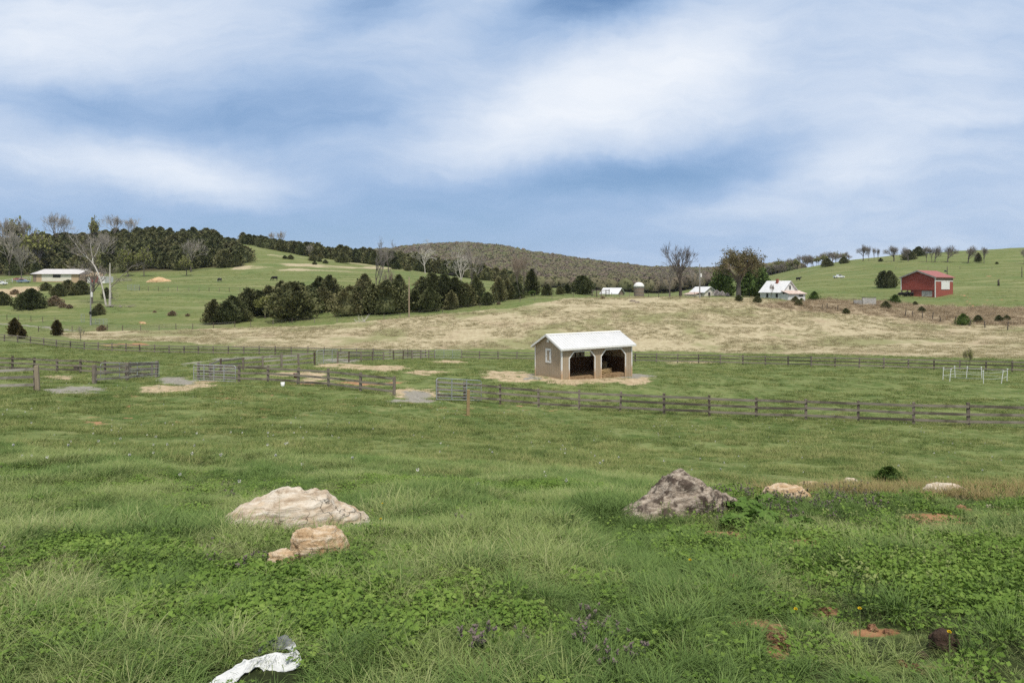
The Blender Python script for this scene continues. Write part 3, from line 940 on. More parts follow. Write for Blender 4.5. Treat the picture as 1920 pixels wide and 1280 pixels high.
# ------------------------------------------------------------------ trees
CEDAR = leaf_mat('cedar_needles', [(.048, .062, .026), (.095, .108, .045), (.150, .152, .068), (.225, .200, .100)], .1, .6, .35, .7, .12, None, .55, .35)
PINE = leaf_mat('spruce_needles', [(.045, .085, .030), (.080, .130, .042), (.13, .18, .07)], .12, .5, .35, .65, .15)
GREENB = leaf_mat('fresh_leaf', [(.060, .105, .024), (.105, .160, .038), (.16, .21, .06)], .25, .5, .5, .6, .2)
HOLLY = leaf_mat('bronze_leaf', [(.030, .034, .012), (.075, .060, .022), (.13, .095, .035)], .1, .5, .8, .5, .3)
BUD = leaf_mat('opening_bud', [(.125, .110, .055), (.185, .160, .080), (.235, .205, .11)], .2, .5, .4, .7, .1)
YBUD = leaf_mat('pale_bud', [(.16, .18, .05), (.24, .25, .08), (.30, .30, .12)], .25, .5, .5, .6, .15)
BARK = rough_mat('grey_bark', (.105, .088, .072), (.195, .168, .140), 5, stretch=(1, 1, .3), bstr=.5)
DBARK = rough_mat('dark_bark', (.050, .042, .034), (.105, .088, .072), 5, stretch=(1, 1, .3), bstr=.5)
PALEB = rough_mat('sycamore_bark', (.42, .38, .33), (.62, .585, .53), 2.5, stretch=(1, 1, .4), bstr=.3, c3=(.22, .18, .14))
TWIG = rough_mat('grey_twig', (.190, .165, .145), (.290, .255, .225), 3)
TWIGB = rough_mat('brown_twig', (.190, .150, .118), (.280, .225, .180), 3)
TWIGD = rough_mat('dark_twig', (.085, .072, .064), (.140, .120, .105), 3)


def cards(C, D, S, wd, R, up=.0):
    """leaf sprays: at C, pointing along D, S long; each a bent pair of faces"""
    n = len(C)
    D = D / np.linalg.norm(D, axis=1, keepdims=True)
    rv = R.randn(n, 3)
    sd = np.cross(D, rv)
    sd /= np.linalg.norm(sd, axis=1, keepdims=True) + 1e-9
    nm = np.cross(sd, D)
    L, w = S[:, None], (S * wd)[:, None]
    p0 = C - D * L * .3
    p1 = C + D * L * .25 + sd * w + nm * w * .35
    p2 = C + D * L * .7
    p3 = C + D * L * .25 - sd * w + nm * w * .35
    V = np.stack([p0, p1, p2, p3], 1).reshape(-1, 3)
    b = (np.arange(n) * 4)[:, None]
    return V, b + np.array([[0, 1, 2, 3]])


def cedar_mesh(name, seed, shape, n=2300, mat=None, spray=.066, lump=.30):
    """unit-high evergreen crown: sprays in clumps on lobed limbs over a ragged inner mass"""
    R = np.random.RandomState(seed)
    prof = {'cone': [(0, .30), (.12, .36), (.35, .30), (.6, .20), (.8, .11), (1, .015)],
            'oval': [(0, .30), (.15, .39), (.4, .40), (.65, .31), (.85, .16), (1, .02)],
            'bush': [(0, .60), (.2, .72), (.45, .64), (.7, .44), (.88, .22), (1, .03)],
            'column': [(0, .18), (.2, .26), (.5, .27), (.75, .2), (.92, .1), (1, .02)],
            'open': [(0, .30), (.10, .42), (.4, .46), (.65, .36), (.85, .20), (1, .03)]}[shape]
    ph, pr = zip(*prof)
    nl = 46
    lh = R.rand(nl) ** .9
    la = R.rand(nl) * 6.283
    lr = np.interp(lh, ph, pr) * (.70 + .62 * R.rand(nl))
    lc = np.stack([np.cos(la) * lr * .72, np.sin(la) * lr * .72, .05 + lh * .95], -1)
    lsz = (.045 + .085 * R.rand(nl)) * (1 + lump) * np.interp(lh, [0, .7, 1], [1.15, 1, .5])
    pick = R.randint(0, nl, n)
    off = R.randn(n, 3)
    off /= np.linalg.norm(off, axis=1, keepdims=True)
    off *= (.55 + .5 * R.rand(n, 1))
    C = lc[pick] + off * lsz[pick][:, None] * np.array([1.25, 1.25, .85])
    D = off * np.array([1, 1, .5]) + np.stack([np.cos(la[pick]), np.sin(la[pick]), np.full(n, .55)], -1) * .8
    # feathery tips breaking the outline
    m_ = n // 2
    th, ta = R.rand(m_), R.rand(m_) * 6.283
    tr = np.interp(th, ph, pr) * (.70 + .62 * R.rand(m_) ** 2.2)
    C2 = np.stack([np.cos(ta) * tr, np.sin(ta) * tr, .03 + th * .97], -1)
    D2 = np.stack([np.cos(ta), np.sin(ta), np.full(m_, .5 + .8 * R.rand())], -1) + R.randn(m_, 3) * .3
    C, D = np.concatenate([C, C2]), np.concatenate([D, D2])
    S = spray * (.6 + .8 * R.rand(len(C)))
    V, Q = cards(C, D, S, .42, R)
    rr = np.repeat(np.clip(R.rand(len(C)) * .6 + np.concatenate([R.rand(nl)[pick], R.rand(m_)]) * .4, 0, 1), 4)
    # ragged inner mass
    na, nh = 9, 8
    k = len(V)
    core = []
    for i in range(nh):
        h = .05 + .86 * i / (nh - 1)
        for j in range(na):
            a = 6.283 * j / na
            q = np.interp(h, ph, pr) * (.38 + .28 * R.rand())
            core.append((math.cos(a) * q, math.sin(a) * q, h + R.randn() * .02))
    V = np.concatenate([V, np.array(core)])
    qs = [(k + i * na + j, k + i * na + (j + 1) % na, k + (i + 1) * na + (j + 1) % na, k + (i + 1) * na + j) for i in range(nh - 1) for j in range(na)]
    me = mesh_np(name, V, [Q, np.array(qs)], 4, dict(r=np.concatenate([rr, np.full(len(core), .15)])), False)
    me.materials.append(mat or CEDAR)
    return me


def branchy(seed, levels=5, spread=.62, split=3, trunk=.28, lean=(0, 0), ratio=.70, r0=.018, up=.25, droop=0.0, stems=1, tr_lv=1, sag=.25, rmin=.0011):
    """a leafless tree one unit high: (trunk tubes, twig tubes, tips) """
    R = random.Random(seed)
    segs = []
    tips = []

    def grow(p, d, L, r, lv):
        pts, rad = [p], [r]
        n = 3 if lv < levels - 1 else 2
        q, dd = p, d.copy()
        for i in range(n):
            dd = (dd + Vector((R.gauss(0, sag), R.gauss(0, sag), R.gauss(0, .12) + up * .3 - droop * lv * .08)) * (.55 if lv else .25)).normalized()
            q = q + dd * (L / n)
            pts.append(q)
            rad.append(r * (1 - .42 * (i + 1) / n))
        segs.append((lv, pts, rad))
        if lv >= levels:
            tips.append((q, dd))
            return
        nch = split if lv else split + 1
        for c in range(nch):
            f = 1.0 if c == 0 else R.uniform(.45 if lv else .55, 1.0)
            i = min(int(f * n), n - 1)
            b = pts[i].lerp(pts[i + 1], f * n - i)
            a = R.uniform(0, 6.283)
            s = spread * R.uniform(.6, 1.25) * (.55 if c == 0 else 1)
            o = dd.orthogonal().normalized()
            o2 = dd.cross(o)
            nd = (dd * math.cos(s) + (o * math.cos(a) + o2 * math.sin(a)) * math.sin(s) + Vector((0, 0, up * .5))).normalized()
            grow(b, nd, L * ratio * R.uniform(.75, 1.15), max(r * (.66 if c == 0 else .5), rmin), lv + 1)
    for s in range(stems):
        a = R.uniform(0, 6.283)
        k = .0 if stems == 1 else .2
        d = Vector((lean[0] + math.cos(a) * k, lean[1] + math.sin(a) * k, 1)).normalized()
        grow(Vector((math.cos(a) * .02 * (stems > 1), math.sin(a) * .02 * (stems > 1), -.01)), d, trunk * R.uniform(.85, 1.15), r0 / math.sqrt(stems), 0)
    zmax = max(p.z for _, pts, _ in segs for p in pts)
    k = 1 / zmax
    tb, cb = MB(), MB()
    for lv, pts, rad in segs:
        (tb if lv <= tr_lv else cb).tube([p * k for p in pts], [r * k for r in rad], 7 if lv == 0 else 5 if lv < 3 else 3, cap=False)
    return tb, cb, [(p * k, d) for p, d in tips]


def leaf_cloud(name, tips, per, size, mat, seed, jit=.03):
    R = np.random.RandomState(seed)
    C = np.array([tuple(p) for p, _ in tips]).repeat(per, 0)
    C = C + R.randn(*C.shape) * jit
    V, Q = cards(C, R.randn(len(C), 3), size * (.5 + R.rand(len(C))), .4, R)
    me = mesh_np(name, V, Q, 4, dict(r=np.repeat(R.rand(len(C)), 4)), False)
    me.materials.append(mat)
    return me


def merge_mesh(name, mbs, mats):
    """several builders into one mesh, one material each"""
    t = MB()
    for i, b in enumerate(mbs):
        t.add(b.v, b.f, i)
    o = t.build(name, mats, link=False)
    return o.data


def link_mesh(name, me, parent=None, loc=(0, 0, 0), rz=0.0, sc=1.0):
    o = bpy.data.objects.new(name, me)
    COL.objects.link(o)
    o.location, o.rotation_euler = loc, (0, 0, rz)
    o.scale = sc if hasattr(sc, '__len__') else (sc, sc, sc)
    if parent is not None:
        o.parent = parent
    return o


# -- evergreens
SHAPES = ['cone', 'oval', 'open', 'oval', 'bush', 'open']
CED = [cedar_mesh('crown', 300 + i, s) for i, s in enumerate(SHAPES)]
BUSHC = [cedar_mesh('crown', 320 + i, 'bush', 1900, spray=.105) for i in range(2)]
_tk = MB().tube([(0, 0, -.03), (0, 0, .3), (.01, 0, .8)], [.028, .022, .006], 6)
CTRUNK = _tk.build('trunk', DBARK, link=False).data
FARC = []
for i in range(5):   # far evergreens: crown and stem in one, far too small to show parts
    FARC.append(cedar_mesh('far_crown', 340 + i, ['open', 'oval', 'open', 'oval', 'bush'][i], 640, spray=.105, lump=.4))


def cedar(px, ytop, label, ybase=None, Y=None, var=None, group=None, wide=1.0, name='cedar_tree', crown=None, cat='tree', ymin=2.2):
    b = on(px, Y) if Y else at(px, ybase, ymin)
    h = max(topz(ytop, b.y) - b.z, .4)
    R = random.Random(int(px * 7 + ytop * 13))
    o = empty(name, b, label, cat, group, R.uniform(0, 6.28))
    me = crown or CED[R.randrange(len(CED)) if var is None else var]
    k = link_mesh('crown', me, o, (0, 0, 0), 0, (h * wide, h * wide, h))
    link_mesh('trunk', CTRUNK, o, (0, 0, 0), 0, h)
    return o


def plant_trees():
    belt = 'dark evergreens of the belt across the pasture foot'
    # left clump of the belt, its gap and the long right part: (column, top row, base row, widening)
    for px, yt, yb, w in ((400, 562, 607, 1.15), (425, 566, 606, 1.3), (452, 576, 603, 1.1), (437, 556, 598, 1.0), (466, 542, 592, 1.05), (487, 546, 590, 1.1), (505, 538, 588, 1.1),
                          (527, 528, 584, .8), (520, 546, 592, 1.1), (560, 532, 590, 1.0), (592, 531, 582, 1.1), (618, 518, 580, .85), (605, 540, 584, 1.0),
                          (655, 538, 591, 1.0), (672, 540, 590, .9), (684, 517, 580, .85), (700, 534, 589, 1.1), (722, 528, 588, 1.0), (742, 532, 586, 1.05), (748, 518, 576, .8),
                          (778, 545, 584, 1.1), (790, 520, 579, .95), (812, 514, 578, .9), (806, 540, 584, 1.1), (832, 516, 577, .95), (852, 522, 576, 1.1), (846, 545, 580, 1.0), (872, 532, 575, 1.1),
                          (892, 520, 572, .75), (915, 548, 572, 1.1), (935, 522, 566, .8), (950, 527, 562, 1.0), (968, 530, 560, .9)):
        cedar(px, yt, 'dark cedar in the thick evergreen belt along the foot of the green pasture', yb, group=belt, wide=w)
    cedar(548, 530, 'broad olive brown cedar standing forward of the evergreen belt, left of the gap', 600, var=2, wide=1.35)
    cedar(600, 522, 'tall rounded cedar at the right end of the left clump', 580, var=1, wide=1.0)
    cedar(997, 505, 'cedar with bare trunks beside it where the belt ends', 553, var=0, wide=.9)
    cedar(1026, 533, 'small round cedar, first one past the right end of the evergreen belt', 554, var=1, wide=1.25)
    cedar(1050, 537, 'low cedar, left of a pair of small bushes on the ridge', 552, crown=BUSHC[0], wide=.8, name='cedar_bush')
    cedar(1063, 532, 'taller bush of the pair of small cedars on the ridge', 551, var=0, wide=1.3, name='cedar_bush')
    cedar(1092, 517, 'lone ragged cedar at the end of the ridge near the wooden corral', 552, var=2, wide=1.2)
    # scattered evergreens of the left pasture
    for px, yt, yb, w, l in ((58, 543, 579, 1.0, 'large round dark cedar bush spreading on the pasture below the low house'), (3, 548, 572, 1.0, 'dark cedar bush cut by the left edge of the view'),
                             (86, 530, 545, 1.0, 'small cedar bush just below the low house'), (110, 533, 556, .8, 'leaning narrow cedar bush right of the bush below the house'),
                             (128, 526, 553, .9, 'wide cedar in front of the garage end of the low house'), (152, 527, 553, .9, 'cedar between the house garage and the utility pole'),
                             (186, 570, 590, .75, 'dark juniper at the foot of the leaning white sycamore'), (176, 579, 592, .7, 'low juniper right of the utility pole'),
                             (200, 540, 560, .6, 'cedar behind the broken trunk')):
        cedar(px, yt, l, yb, crown=BUSHC[px % 2], wide=w, name='cedar_bush')
    for px, yt, yb, l in ((27, 598, 631, 'bronze leaved cone shaped holly near the fence, taller of two'), (41, 616, 634, 'bronze low holly leaning against the taller one'), (107, 601, 629, 'single upright bronze holly by the gravel track')):
        o = cedar(px, yt, l, yb, crown=HOL, wide=1.0 if px != 41 else 1.3, name='holly_bush')
    # far right
    cedar(1656, 509, 'left half of the pair of dark cedars left of the red barn', 540, var=1, wide=.95, ymin=150)
    cedar(1668, 508, 'right half of the pair of dark cedars left of the red barn', 540, var=2, wide=.85, ymin=150)
    for px, yt, yb, l in ((1722, 463, 480, 'round dark evergreen on the skyline of the right hill'), (1704, 469, 487, 'smaller dark evergreen beside the round one on the skyline'), (1834, 474, 491, 'leaning evergreen between bare trees on the right hill'),
                          (1582, 482, 494, 'dark evergreen in the hedgerow below the row of bare trees'), (1551, 485, 500, 'green evergreen left of the dark one in the hedgerow'),
                          (1651, 484, 490, 'small bush at the foot of the skyline trees'), (1869, 491, 495, 'tiny round bush alone on the right hillside')):
        cedar(px, yt, l, ybase=yb, ymin=280, crown=BUSHC[px % 2] if px != 1834 else None, wide=.95, name='cedar_bush')
    # spruce and bushes round the white farmhouse
    cedar(1470, 536, 'bright green young spruce in front of the white farmhouse', 561, crown=SPR, wide=1.25, name='spruce_tree', ymin=150)
    for i, (px, yt, yb, l) in enumerate(((1527, 547, 563, 'green bush right of the farmhouse'), (1491, 556, 567, 'low green bush at the farmhouse corner'), (1678, 553, 569, 'bright green round bush in front of the red barn'),
                                         (1661, 565, 578, 'dark green bush left of the bright one'), (1503, 559, 566, 'small shrub under the farmhouse window'), (1497, 562, 573, 'green shrub at the bramble edge below the farmhouse'),
                                         (1806, 589, 609, 'yellow green bush among the old fence posts'), (1834, 591, 604, 'dark bush right of the yellow green bush'), (1873, 591, 602, 'dark bush second from the right among the brambles'),
                                         (1888, 591, 600, 'small dark bush at the right end of the brambles'), (1728, 575, 585, 'small dark bush under the barn slope'), (1716, 565, 572, 'dark shrub on the slope below the barn'),
                                         (1385, 553, 564, 'dark bush below the tall budding tree'), (1420, 555, 567, 'low evergreen bush right of the budding tree'), (1586, 578, 588, 'thorn bush beside the ruined wall'))):
        cedar(px, yt, l, yb, crown=GRB if i in (0, 2, 6, 4) else BUSHC[i % 2], wide=.9, name='bush', cat='bush', ymin=120)
    for px, yt, yb, l in ((103, 556, 573, 'brown shrub on the pasture, right of the large cedar bush'), (130, 571, 578, 'reddish brush heap on the left pasture'), (118, 568, 577, 'dark low shrub left of the brush heap'),
                          (28, 543, 552, 'small brown shrub on the bare tan earth'), (323, 583, 592, 'brown brush clump on the mid pasture'), (290, 582, 586, 'small dark bush on the mid pasture'), (352, 588, 593, 'flat brown brush on the mid pasture'),
                          (191, 610, 620, 'small green bush by the tube gate'), (1130, 555, 560, 'low dark bush on the ridge by the corral'), (935, 566, 571, 'brown brush heap at the edge of the straw field')):
        cedar(px, yt, l, yb, crown=BRUSH, wide=1.2, name='shrub', cat='shrub', ymin=90)
    for px, yt, yb, l in ((534, 479, 485, 'left of two small cedars alone on the straw hillside'), (545, 478, 486, 'right of two small cedars alone on the straw hillside'), (587, 477, 489, 'round bush below the ridge wood, upper left of a loose cluster'),
                          (601, 476, 485, 'bush behind the round one in the loose cluster'), (599, 484, 491, 'flat bush in the loose cluster below the ridge wood'), (590, 490, 496, 'lowest bush of the loose cluster on the straw hillside'),
                          (610, 487, 494, 'rightmost small bush of the loose cluster'), (643, 475, 493, 'wide dark cedar standing out in front of the ridge wood'), (744, 492, 505, 'round cedar under the ridge wood by the white sycamore'), (765, 497, 508, 'small cedar left of the white sycamore trunk')):
        cedar(px, yt, l, yb, crown=BUSHC[px % 2], wide=1.0, name='cedar_bush', ymin=280)
    # the two woods: every evergreen a tree of its own
    R = random.Random(5)
    gl, ll = 'evergreens of the left hill wood', 'dark evergreen in the dense wood covering the left hill'
    pts = []
    tries = 0
    while len(pts) < 178 and tries < 20000:
        tries += 1
        Y = 325 + 135 * R.random() ** 1.1
        px = R.uniform(-60, 462)
        edge = np.interp(px, [-60, 130, 330, 455, 462], [328, 334, 338, 352, 354])
        p = on(px, Y)
        if Y < edge or (px > 390 and HY - (p.z - CZ) / Y * F < 450 + (px - 395) * .52):
            continue
        if any((p.x - q.x) ** 2 + (p.y - q.y) ** 2 < 5.2 ** 2 for q in pts):
            continue
        pts.append(p)
        h = R.uniform(5.8, 11.2) * (1.0 if Y < 420 else .85) * (.8 if px > 400 else 1)
        o = link_mesh('cedar_tree', FARC[R.randrange(5)], None, p - Vector((0, 0, .3)), R.uniform(0, 6.28), (h * R.uniform(.85, 1.35), h * R.uniform(.85, 1.35), h))
        thing(o, ll, 'tree', gl)
    gl, ll = 'evergreens of the ridge wood', 'dark evergreen in the long wood along the ridge'
    k = 0
    while k < 88:
        f = R.random()
        px = 452 + f * 520
        Y = np.interp(px, [452, 480, 560, 640, 720, 860, 980], [446, 440, 435, 430, 420, 390, 352]) + R.uniform(0, 46)
        p = on(px, Y)
        if any((p.x - q.x) ** 2 + (p.y - q.y) ** 2 < 4.6 ** 2 for q in pts):
            continue
        pts.append(p)
        h = R.uniform(7.5, 10.0) * np.interp(px, [452, 560, 760, 900, 980], [.85, 1, 1.15, 1.05, .7])
        o = link_mesh('cedar_tree', FARC[R.randrange(5)], None, p - Vector((0, 0, .3)), R.uniform(0, 6.28), (h * R.uniform(.85, 1.15), h * R.uniform(.85, 1.15), h))
        thing(o, ll, 'tree', gl)
        k += 1
    for px, yt in ((373, 437), (380, 438), (386, 437), (403, 443), (415, 444), (428, 445), (437, 446)):
        b = on(px, 455)
        h = max(topz(yt, 455) - b.z, 2)
        thing(link_mesh('cedar_tree', FARC[px % 5], None, b, px, (h * 1.6, h * 1.6, h)), 'small evergreen on the skyline between the two woods', 'tree', 'small evergreens on the skyline')


def bare_proto(seed, bark, twig, leaf=None, **kw):
    tb, cb, tips = branchy(seed, **kw)
    return tb.build('trunk', bark, link=False).data, cb.build('crown', twig, link=False).data, tips


def bare(px, ytop, label, proto, ybase=None, Y=None, group=None, wide=1.0, rz=None, name='bare_tree', leaf=None, ymin=2.2):
    b = on(px, Y) if Y else at(px, ybase, ymin)
    h = topz(ytop, b.y) - b.z
    R = random.Random(int(px * 3 + ytop))
    o = empty(name, b, label, 'tree', group, R.uniform(0, 6.28) if rz is None else rz)
    link_mesh('trunk', proto[0], o, (0, 0, 0), 0, (h * wide, h * wide, h))
    link_mesh('crown', proto[1], o, (0, 0, 0), 0, (h * wide, h * wide, h))
    if leaf:
        link_mesh('foliage', leaf, o, (0, 0, 0), 0, (h * wide, h * wide, h))
    return o


def bare_trees():
    tall = bare_proto(1, BARK, TWIG, levels=6, spread=.42, trunk=.40, ratio=.66, up=.45, r0=.016)
    syc = bare_proto(3, PALEB, PALEB, levels=6, spread=.72, trunk=.36, ratio=.70, up=.12, r0=.016, tr_lv=2, rmin=.0015)
    slim = bare_proto(5, BARK, TWIGB, levels=6, spread=.30, trunk=.42, ratio=.68, up=.6, r0=.012, stems=3)
    oak = bare_proto(7, DBARK, TWIGD, levels=6, spread=.55, trunk=.24, ratio=.76, up=.32, r0=.022)
    rnd = bare_proto(9, BARK, TWIG, levels=6, spread=.66, trunk=.22, ratio=.74, up=.20, r0=.020, split=3)
    rn2 = bare_proto(12, BARK, TWIG, levels=6, spread=.55, trunk=.28, ratio=.72, up=.28, r0=.018, split=3)
    budt = bare_proto(15, BARK, TWIGB, levels=6, spread=.62, trunk=.13, ratio=.80, up=.24, r0=.022, split=3)
    sky1 = bare_proto(41, BARK, TWIG, levels=5, spread=.66, trunk=.13, ratio=.80, up=.20, r0=.014, split=4, rmin=.0010)
    sky2 = bare_proto(43, BARK, TWIG, levels=5, spread=.54, trunk=.14, ratio=.79, up=.30, r0=.013, split=4, rmin=.0010)
    sky3 = bare_proto(45, BARK, TWIG, levels=5, spread=.58, trunk=.15, ratio=.79, up=.26, r0=.015, split=4, rmin=.0022)
    s3l = leaf_cloud('foliage', sky3[2], 1, .05, YBUD, 16, .03)
    budl = leaf_cloud('foliage', budt[2], 8, .026, BUD, 5, .030)
    rn2l = leaf_cloud('foliage', rn2[2], 1, .035, YBUD, 6, .03)
    PTW = rough_mat('pale_twig', (.26, .235, .20), (.38, .345, .30), 3)
    palet = bare_proto(19, BARK, PTW, levels=6, spread=.60, trunk=.15, ratio=.79, up=.24, r0=.013, split=3)
    bare(706, 441, 'tall grey bare tree with upswept branches rising behind the evergreen belt', tall, Y=185, wide=.85)
    bare(728, 462, 'brown bare tree behind the tall grey one at the ridge wood edge', rn2, Y=330, wide=1.0)
    bare(797, 446, 'white limbed sycamore with spreading branches in front of the ridge wood', syc, ybase=512, wide=1.0, ymin=200)
    bare(866, 447, 'brown and white bare tree standing behind the evergreen belt, right of the white sycamore', syc, Y=225, wide=.8, rz=2.0)
    bare(884, 455, 'brown twiggy bare tree close beside the brown and white one', rn2, Y=215, wide=.9)
    bare(727, 500, 'small bare sapling behind the evergreens', slim, Y=180, wide=.7)
    bare(978, 467, 'slender brown bare tree, taller of the group where the belt ends', slim, ybase=560, wide=.85, ymin=120)
    bare(966, 476, 'thin brown bare tree left of the taller slender one', slim, Y=185, wide=.8, rz=1.2)
    bare(1006, 482, 'slender bare tree right of the taller slender one', tall, ybase=553, wide=.55, ymin=120)
    bare(1276, 451, 'large dark bare tree standing alone against the sky on the ridge', oak, Y=183, wide=.92, rz=.4)
    bare(1256, 488, 'low brown twiggy tree left of the large dark bare tree', rn2, Y=230, wide=1.1)
    bare(1300, 496, 'low brown twiggy tree between the large bare tree and the pole', rn2, Y=230, wide=1.2, rz=1.)
    bare(1385, 466, 'big brown budding tree with a pointed dark trunk on the ridge', budt, Y=176, wide=.92, leaf=budl, name='budding_tree')
    for px, yt, w, l in ((1356, 498, .80, 'left green evergreen behind the big budding tree'), (1412, 487, .85, 'right tall green evergreen behind the big budding tree'), (1431, 511, .75, 'green evergreen between the budding tree and the farmhouse')):
        cedar(px, yt, l, Y=192, crown=SPR2, wide=w, name='evergreen_tree')
    bare(1446, 531, 'small bare twiggy tree left of the farmhouse', slim, Y=176, wide=.9)
    # leaning white sycamore and broken trunk on the left pasture
    b = at(199, 572)
    o = empty('sycamore_tree', b, 'leaning white sycamore with a pale bare trunk on the left pasture', 'tree')
    q_ = b.y / F
    P_ = lambda px, py, dy=0.0: Vector(((px - 199) * q_, dy, (572 - py) * q_))
    Rl = random.Random(6)
    limbs = [([(199, 574), (195, 552), (190, 530), (184, 512), (177, 498), (170, 489), (161, 481), (152, 473), (145, 462), (138, 452), (130, 443)], .25, .04, 0),
             ([(175, 495), (171, 478), (167, 462), (166, 450), (160, 441)], .11, .03, .6), ([(166, 486), (158, 468), (150, 452), (147, 444)], .09, .025, -.7),
             ([(186, 517), (178, 512), (165, 508), (150, 504), (130, 501)], .09, .025, -.5), ([(161, 481), (148, 480), (136, 474), (128, 466)], .09, .025, .5),
             ([(192, 536), (184, 532), (174, 530)], .10, .03, .4), ([(172, 490), (178, 474), (181, 458), (184, 447)], .11, .03, .9)]
    tr, tw_ = MB(), MB()
    for pts_, r0_, r1_, dy in limbs:
        n_ = len(pts_)
        V_ = [P_(x, y, dy * k / n_ * 3) for k, (x, y) in enumerate(pts_)]
        tr.tube(V_, [r0_ + (r1_ - r0_) * k / (n_ - 1) for k in range(n_)], 8, cap=False)
        for k in range(34 if n_ > 6 else 24):
            f = (.35 if n_ > 6 else .15) + (.65 if n_ > 6 else .85) * Rl.random()
            i_ = min(int(f * (n_ - 1)), n_ - 2)
            p0 = V_[i_].lerp(V_[i_ + 1], f * (n_ - 1) - i_)
            d_ = Vector((Rl.gauss(-.25, .6), Rl.gauss(0, .6), Rl.gauss(.45, .45))).normalized()
            L_ = Rl.uniform(1.0, 3.2)
            p1 = p0 + d_ * L_ * .5 + Vector((0, 0, .1))
            p2 = p1 + (d_ + Vector((Rl.gauss(0, .3), Rl.gauss(0, .3), .35))) * L_ * .5
            tw_.tube([p0, p1, p2], [.05, .032, .014], 4, cap=False)
            for _ in range(6):
                e0 = p0.lerp(p1, Rl.random()) if Rl.random() < .4 else p1.lerp(p2, Rl.random())
                e1 = e0 + (d_ * .5 + Vector((Rl.gauss(0, .5), Rl.gauss(0, .5), Rl.gauss(.25, .4)))) * Rl.uniform(.5, 1.3)
                tw_.tube([e0, e1], [.022, .008], 3, cap=False)
    tr.build('trunk', PALEB, o, True)
    tw_.build('crown', TWIG, o)
    b = at(206, 574)
    o = empty('broken_tree', b, 'broken upright tree trunk with one long bare side limb, right of the leaning sycamore', 'tree')
    h = topz(493, b.y) - b.z
    MB().tube([(0, 0, -.2), (.1, 0, h * .35), (.0, 0, h * .75), (.05, 0, h)], [.36, .28, .19, .12], 8).build('trunk', PALEB, o)
    lim = MB()
    RR_ = random.Random(4)
    lim.tube([(.1, 0, h * .42), (h * .25, .2, h * .68), (h * .5, .3, h * .93), (h * .72, .2, h * 1.0)], [.13, .10, .07, .03], 6)
    for k in range(26):
        f = RR_.random()
        p = Vector((h * (.1 + .6 * f), .2, h * (.5 + .48 * f)))
        q = p + Vector((RR_.uniform(-.1, .35), RR_.uniform(-.3, .3), RR_.uniform(-.12, .22))) * h
        lim.tube([p, p.lerp(q, .5) + Vector((0, 0, .1)), q], [.045, .03, .015], 3)
    for k in range(14):
        z = h * RR_.uniform(.12, .5)
        lim.tube([(.05, 0, z), (RR_.uniform(.5, 2), RR_.uniform(-1, 1), z + RR_.uniform(-.3, .8)), (RR_.uniform(1, 3.2), RR_.uniform(-1, 1), z + RR_.uniform(-.6, .6))], [.05, .035, .015], 3)
    lim.build('limb', TWIG, o)
    bare(172, 486, 'brown twiggy tree behind the leaning white sycamore', rn2, Y=196, wide=1.2)
    # row of bare trees on the skyline of the right hill
    row = 'bare trees along the skyline of the right hill'
    for i, (px, yt, w, pr, l) in enumerate(((1618, 457, .8, sky1, 'largest bare tree at the left end of the skyline row'), (1629, 459, .55, sky2, 'narrow bare tree touching the left end tree of the skyline row'), (1639, 462, .42, sky2, 'thin upright bare tree, third of the skyline row'), (1646, 464, .5, sky2, 'thin bare tree, fourth of the skyline row'),
                                            (1676, 459, 1.1, sky1, 'wide spreading bare tree alone in the skyline row'), (1703, 461, .8, sky1, 'bare tree behind the small skyline evergreen'), (1737, 459, .75, sky2, 'bare tree right of the round skyline evergreen'), (1747, 461, .6, sky2, 'bare tree, left of a close pair below the skyline'), (1753, 459, .7, sky1, 'bare tree, right of a close pair below the skyline'),
                                            (1777, 458, .9, sky1, 'bare tree with a flat fine top above the red barn'), (1815, 459, .85, sky1, 'round bare tree right of the barn pole'), (1845, 461, .8, sky2, 'bare tree beside the leaning evergreen'), (1921, 462, .9, sky1, 'bare tree at the right edge of the hill'))):
        bare(px, yt, l, pr, ybase=489 + max(0, px - 1640) * .024, wide=w, group=row, ymin=290)
    Rr = random.Random(8)
    hed, hl = 'bare trees of the distant hedgerow', 'grey bare tree in the distant hedgerow beyond the farmhouse'
    for k in range(34):
        px = 1408 + k * 5.6 + Rr.uniform(-2, 2)
        Y = np.interp(px, [1408, 1500, 1600], [520, 500, 470]) + Rr.uniform(-18, 18)
        p = on(px, Y)
        h = Rr.uniform(7, 11) * np.interp(px, [1408, 1500, 1560, 1600], [1.0, 1.1, .8, .6])
        pr = (sky1, sky3, sky2)[k % 3]
        o = empty('bare_tree', p, hl, 'tree', hed, Rr.uniform(0, 6))
        link_mesh('trunk', pr[0], o, sc=h)
        link_mesh('crown', pr[1], o, sc=h)
        if pr is sky3:
            link_mesh('foliage', s3l, o, sc=h)
    # pale leafless trees standing out of the left wood and its skyline
    wg = 'bare trees rising out of the left hill wood'
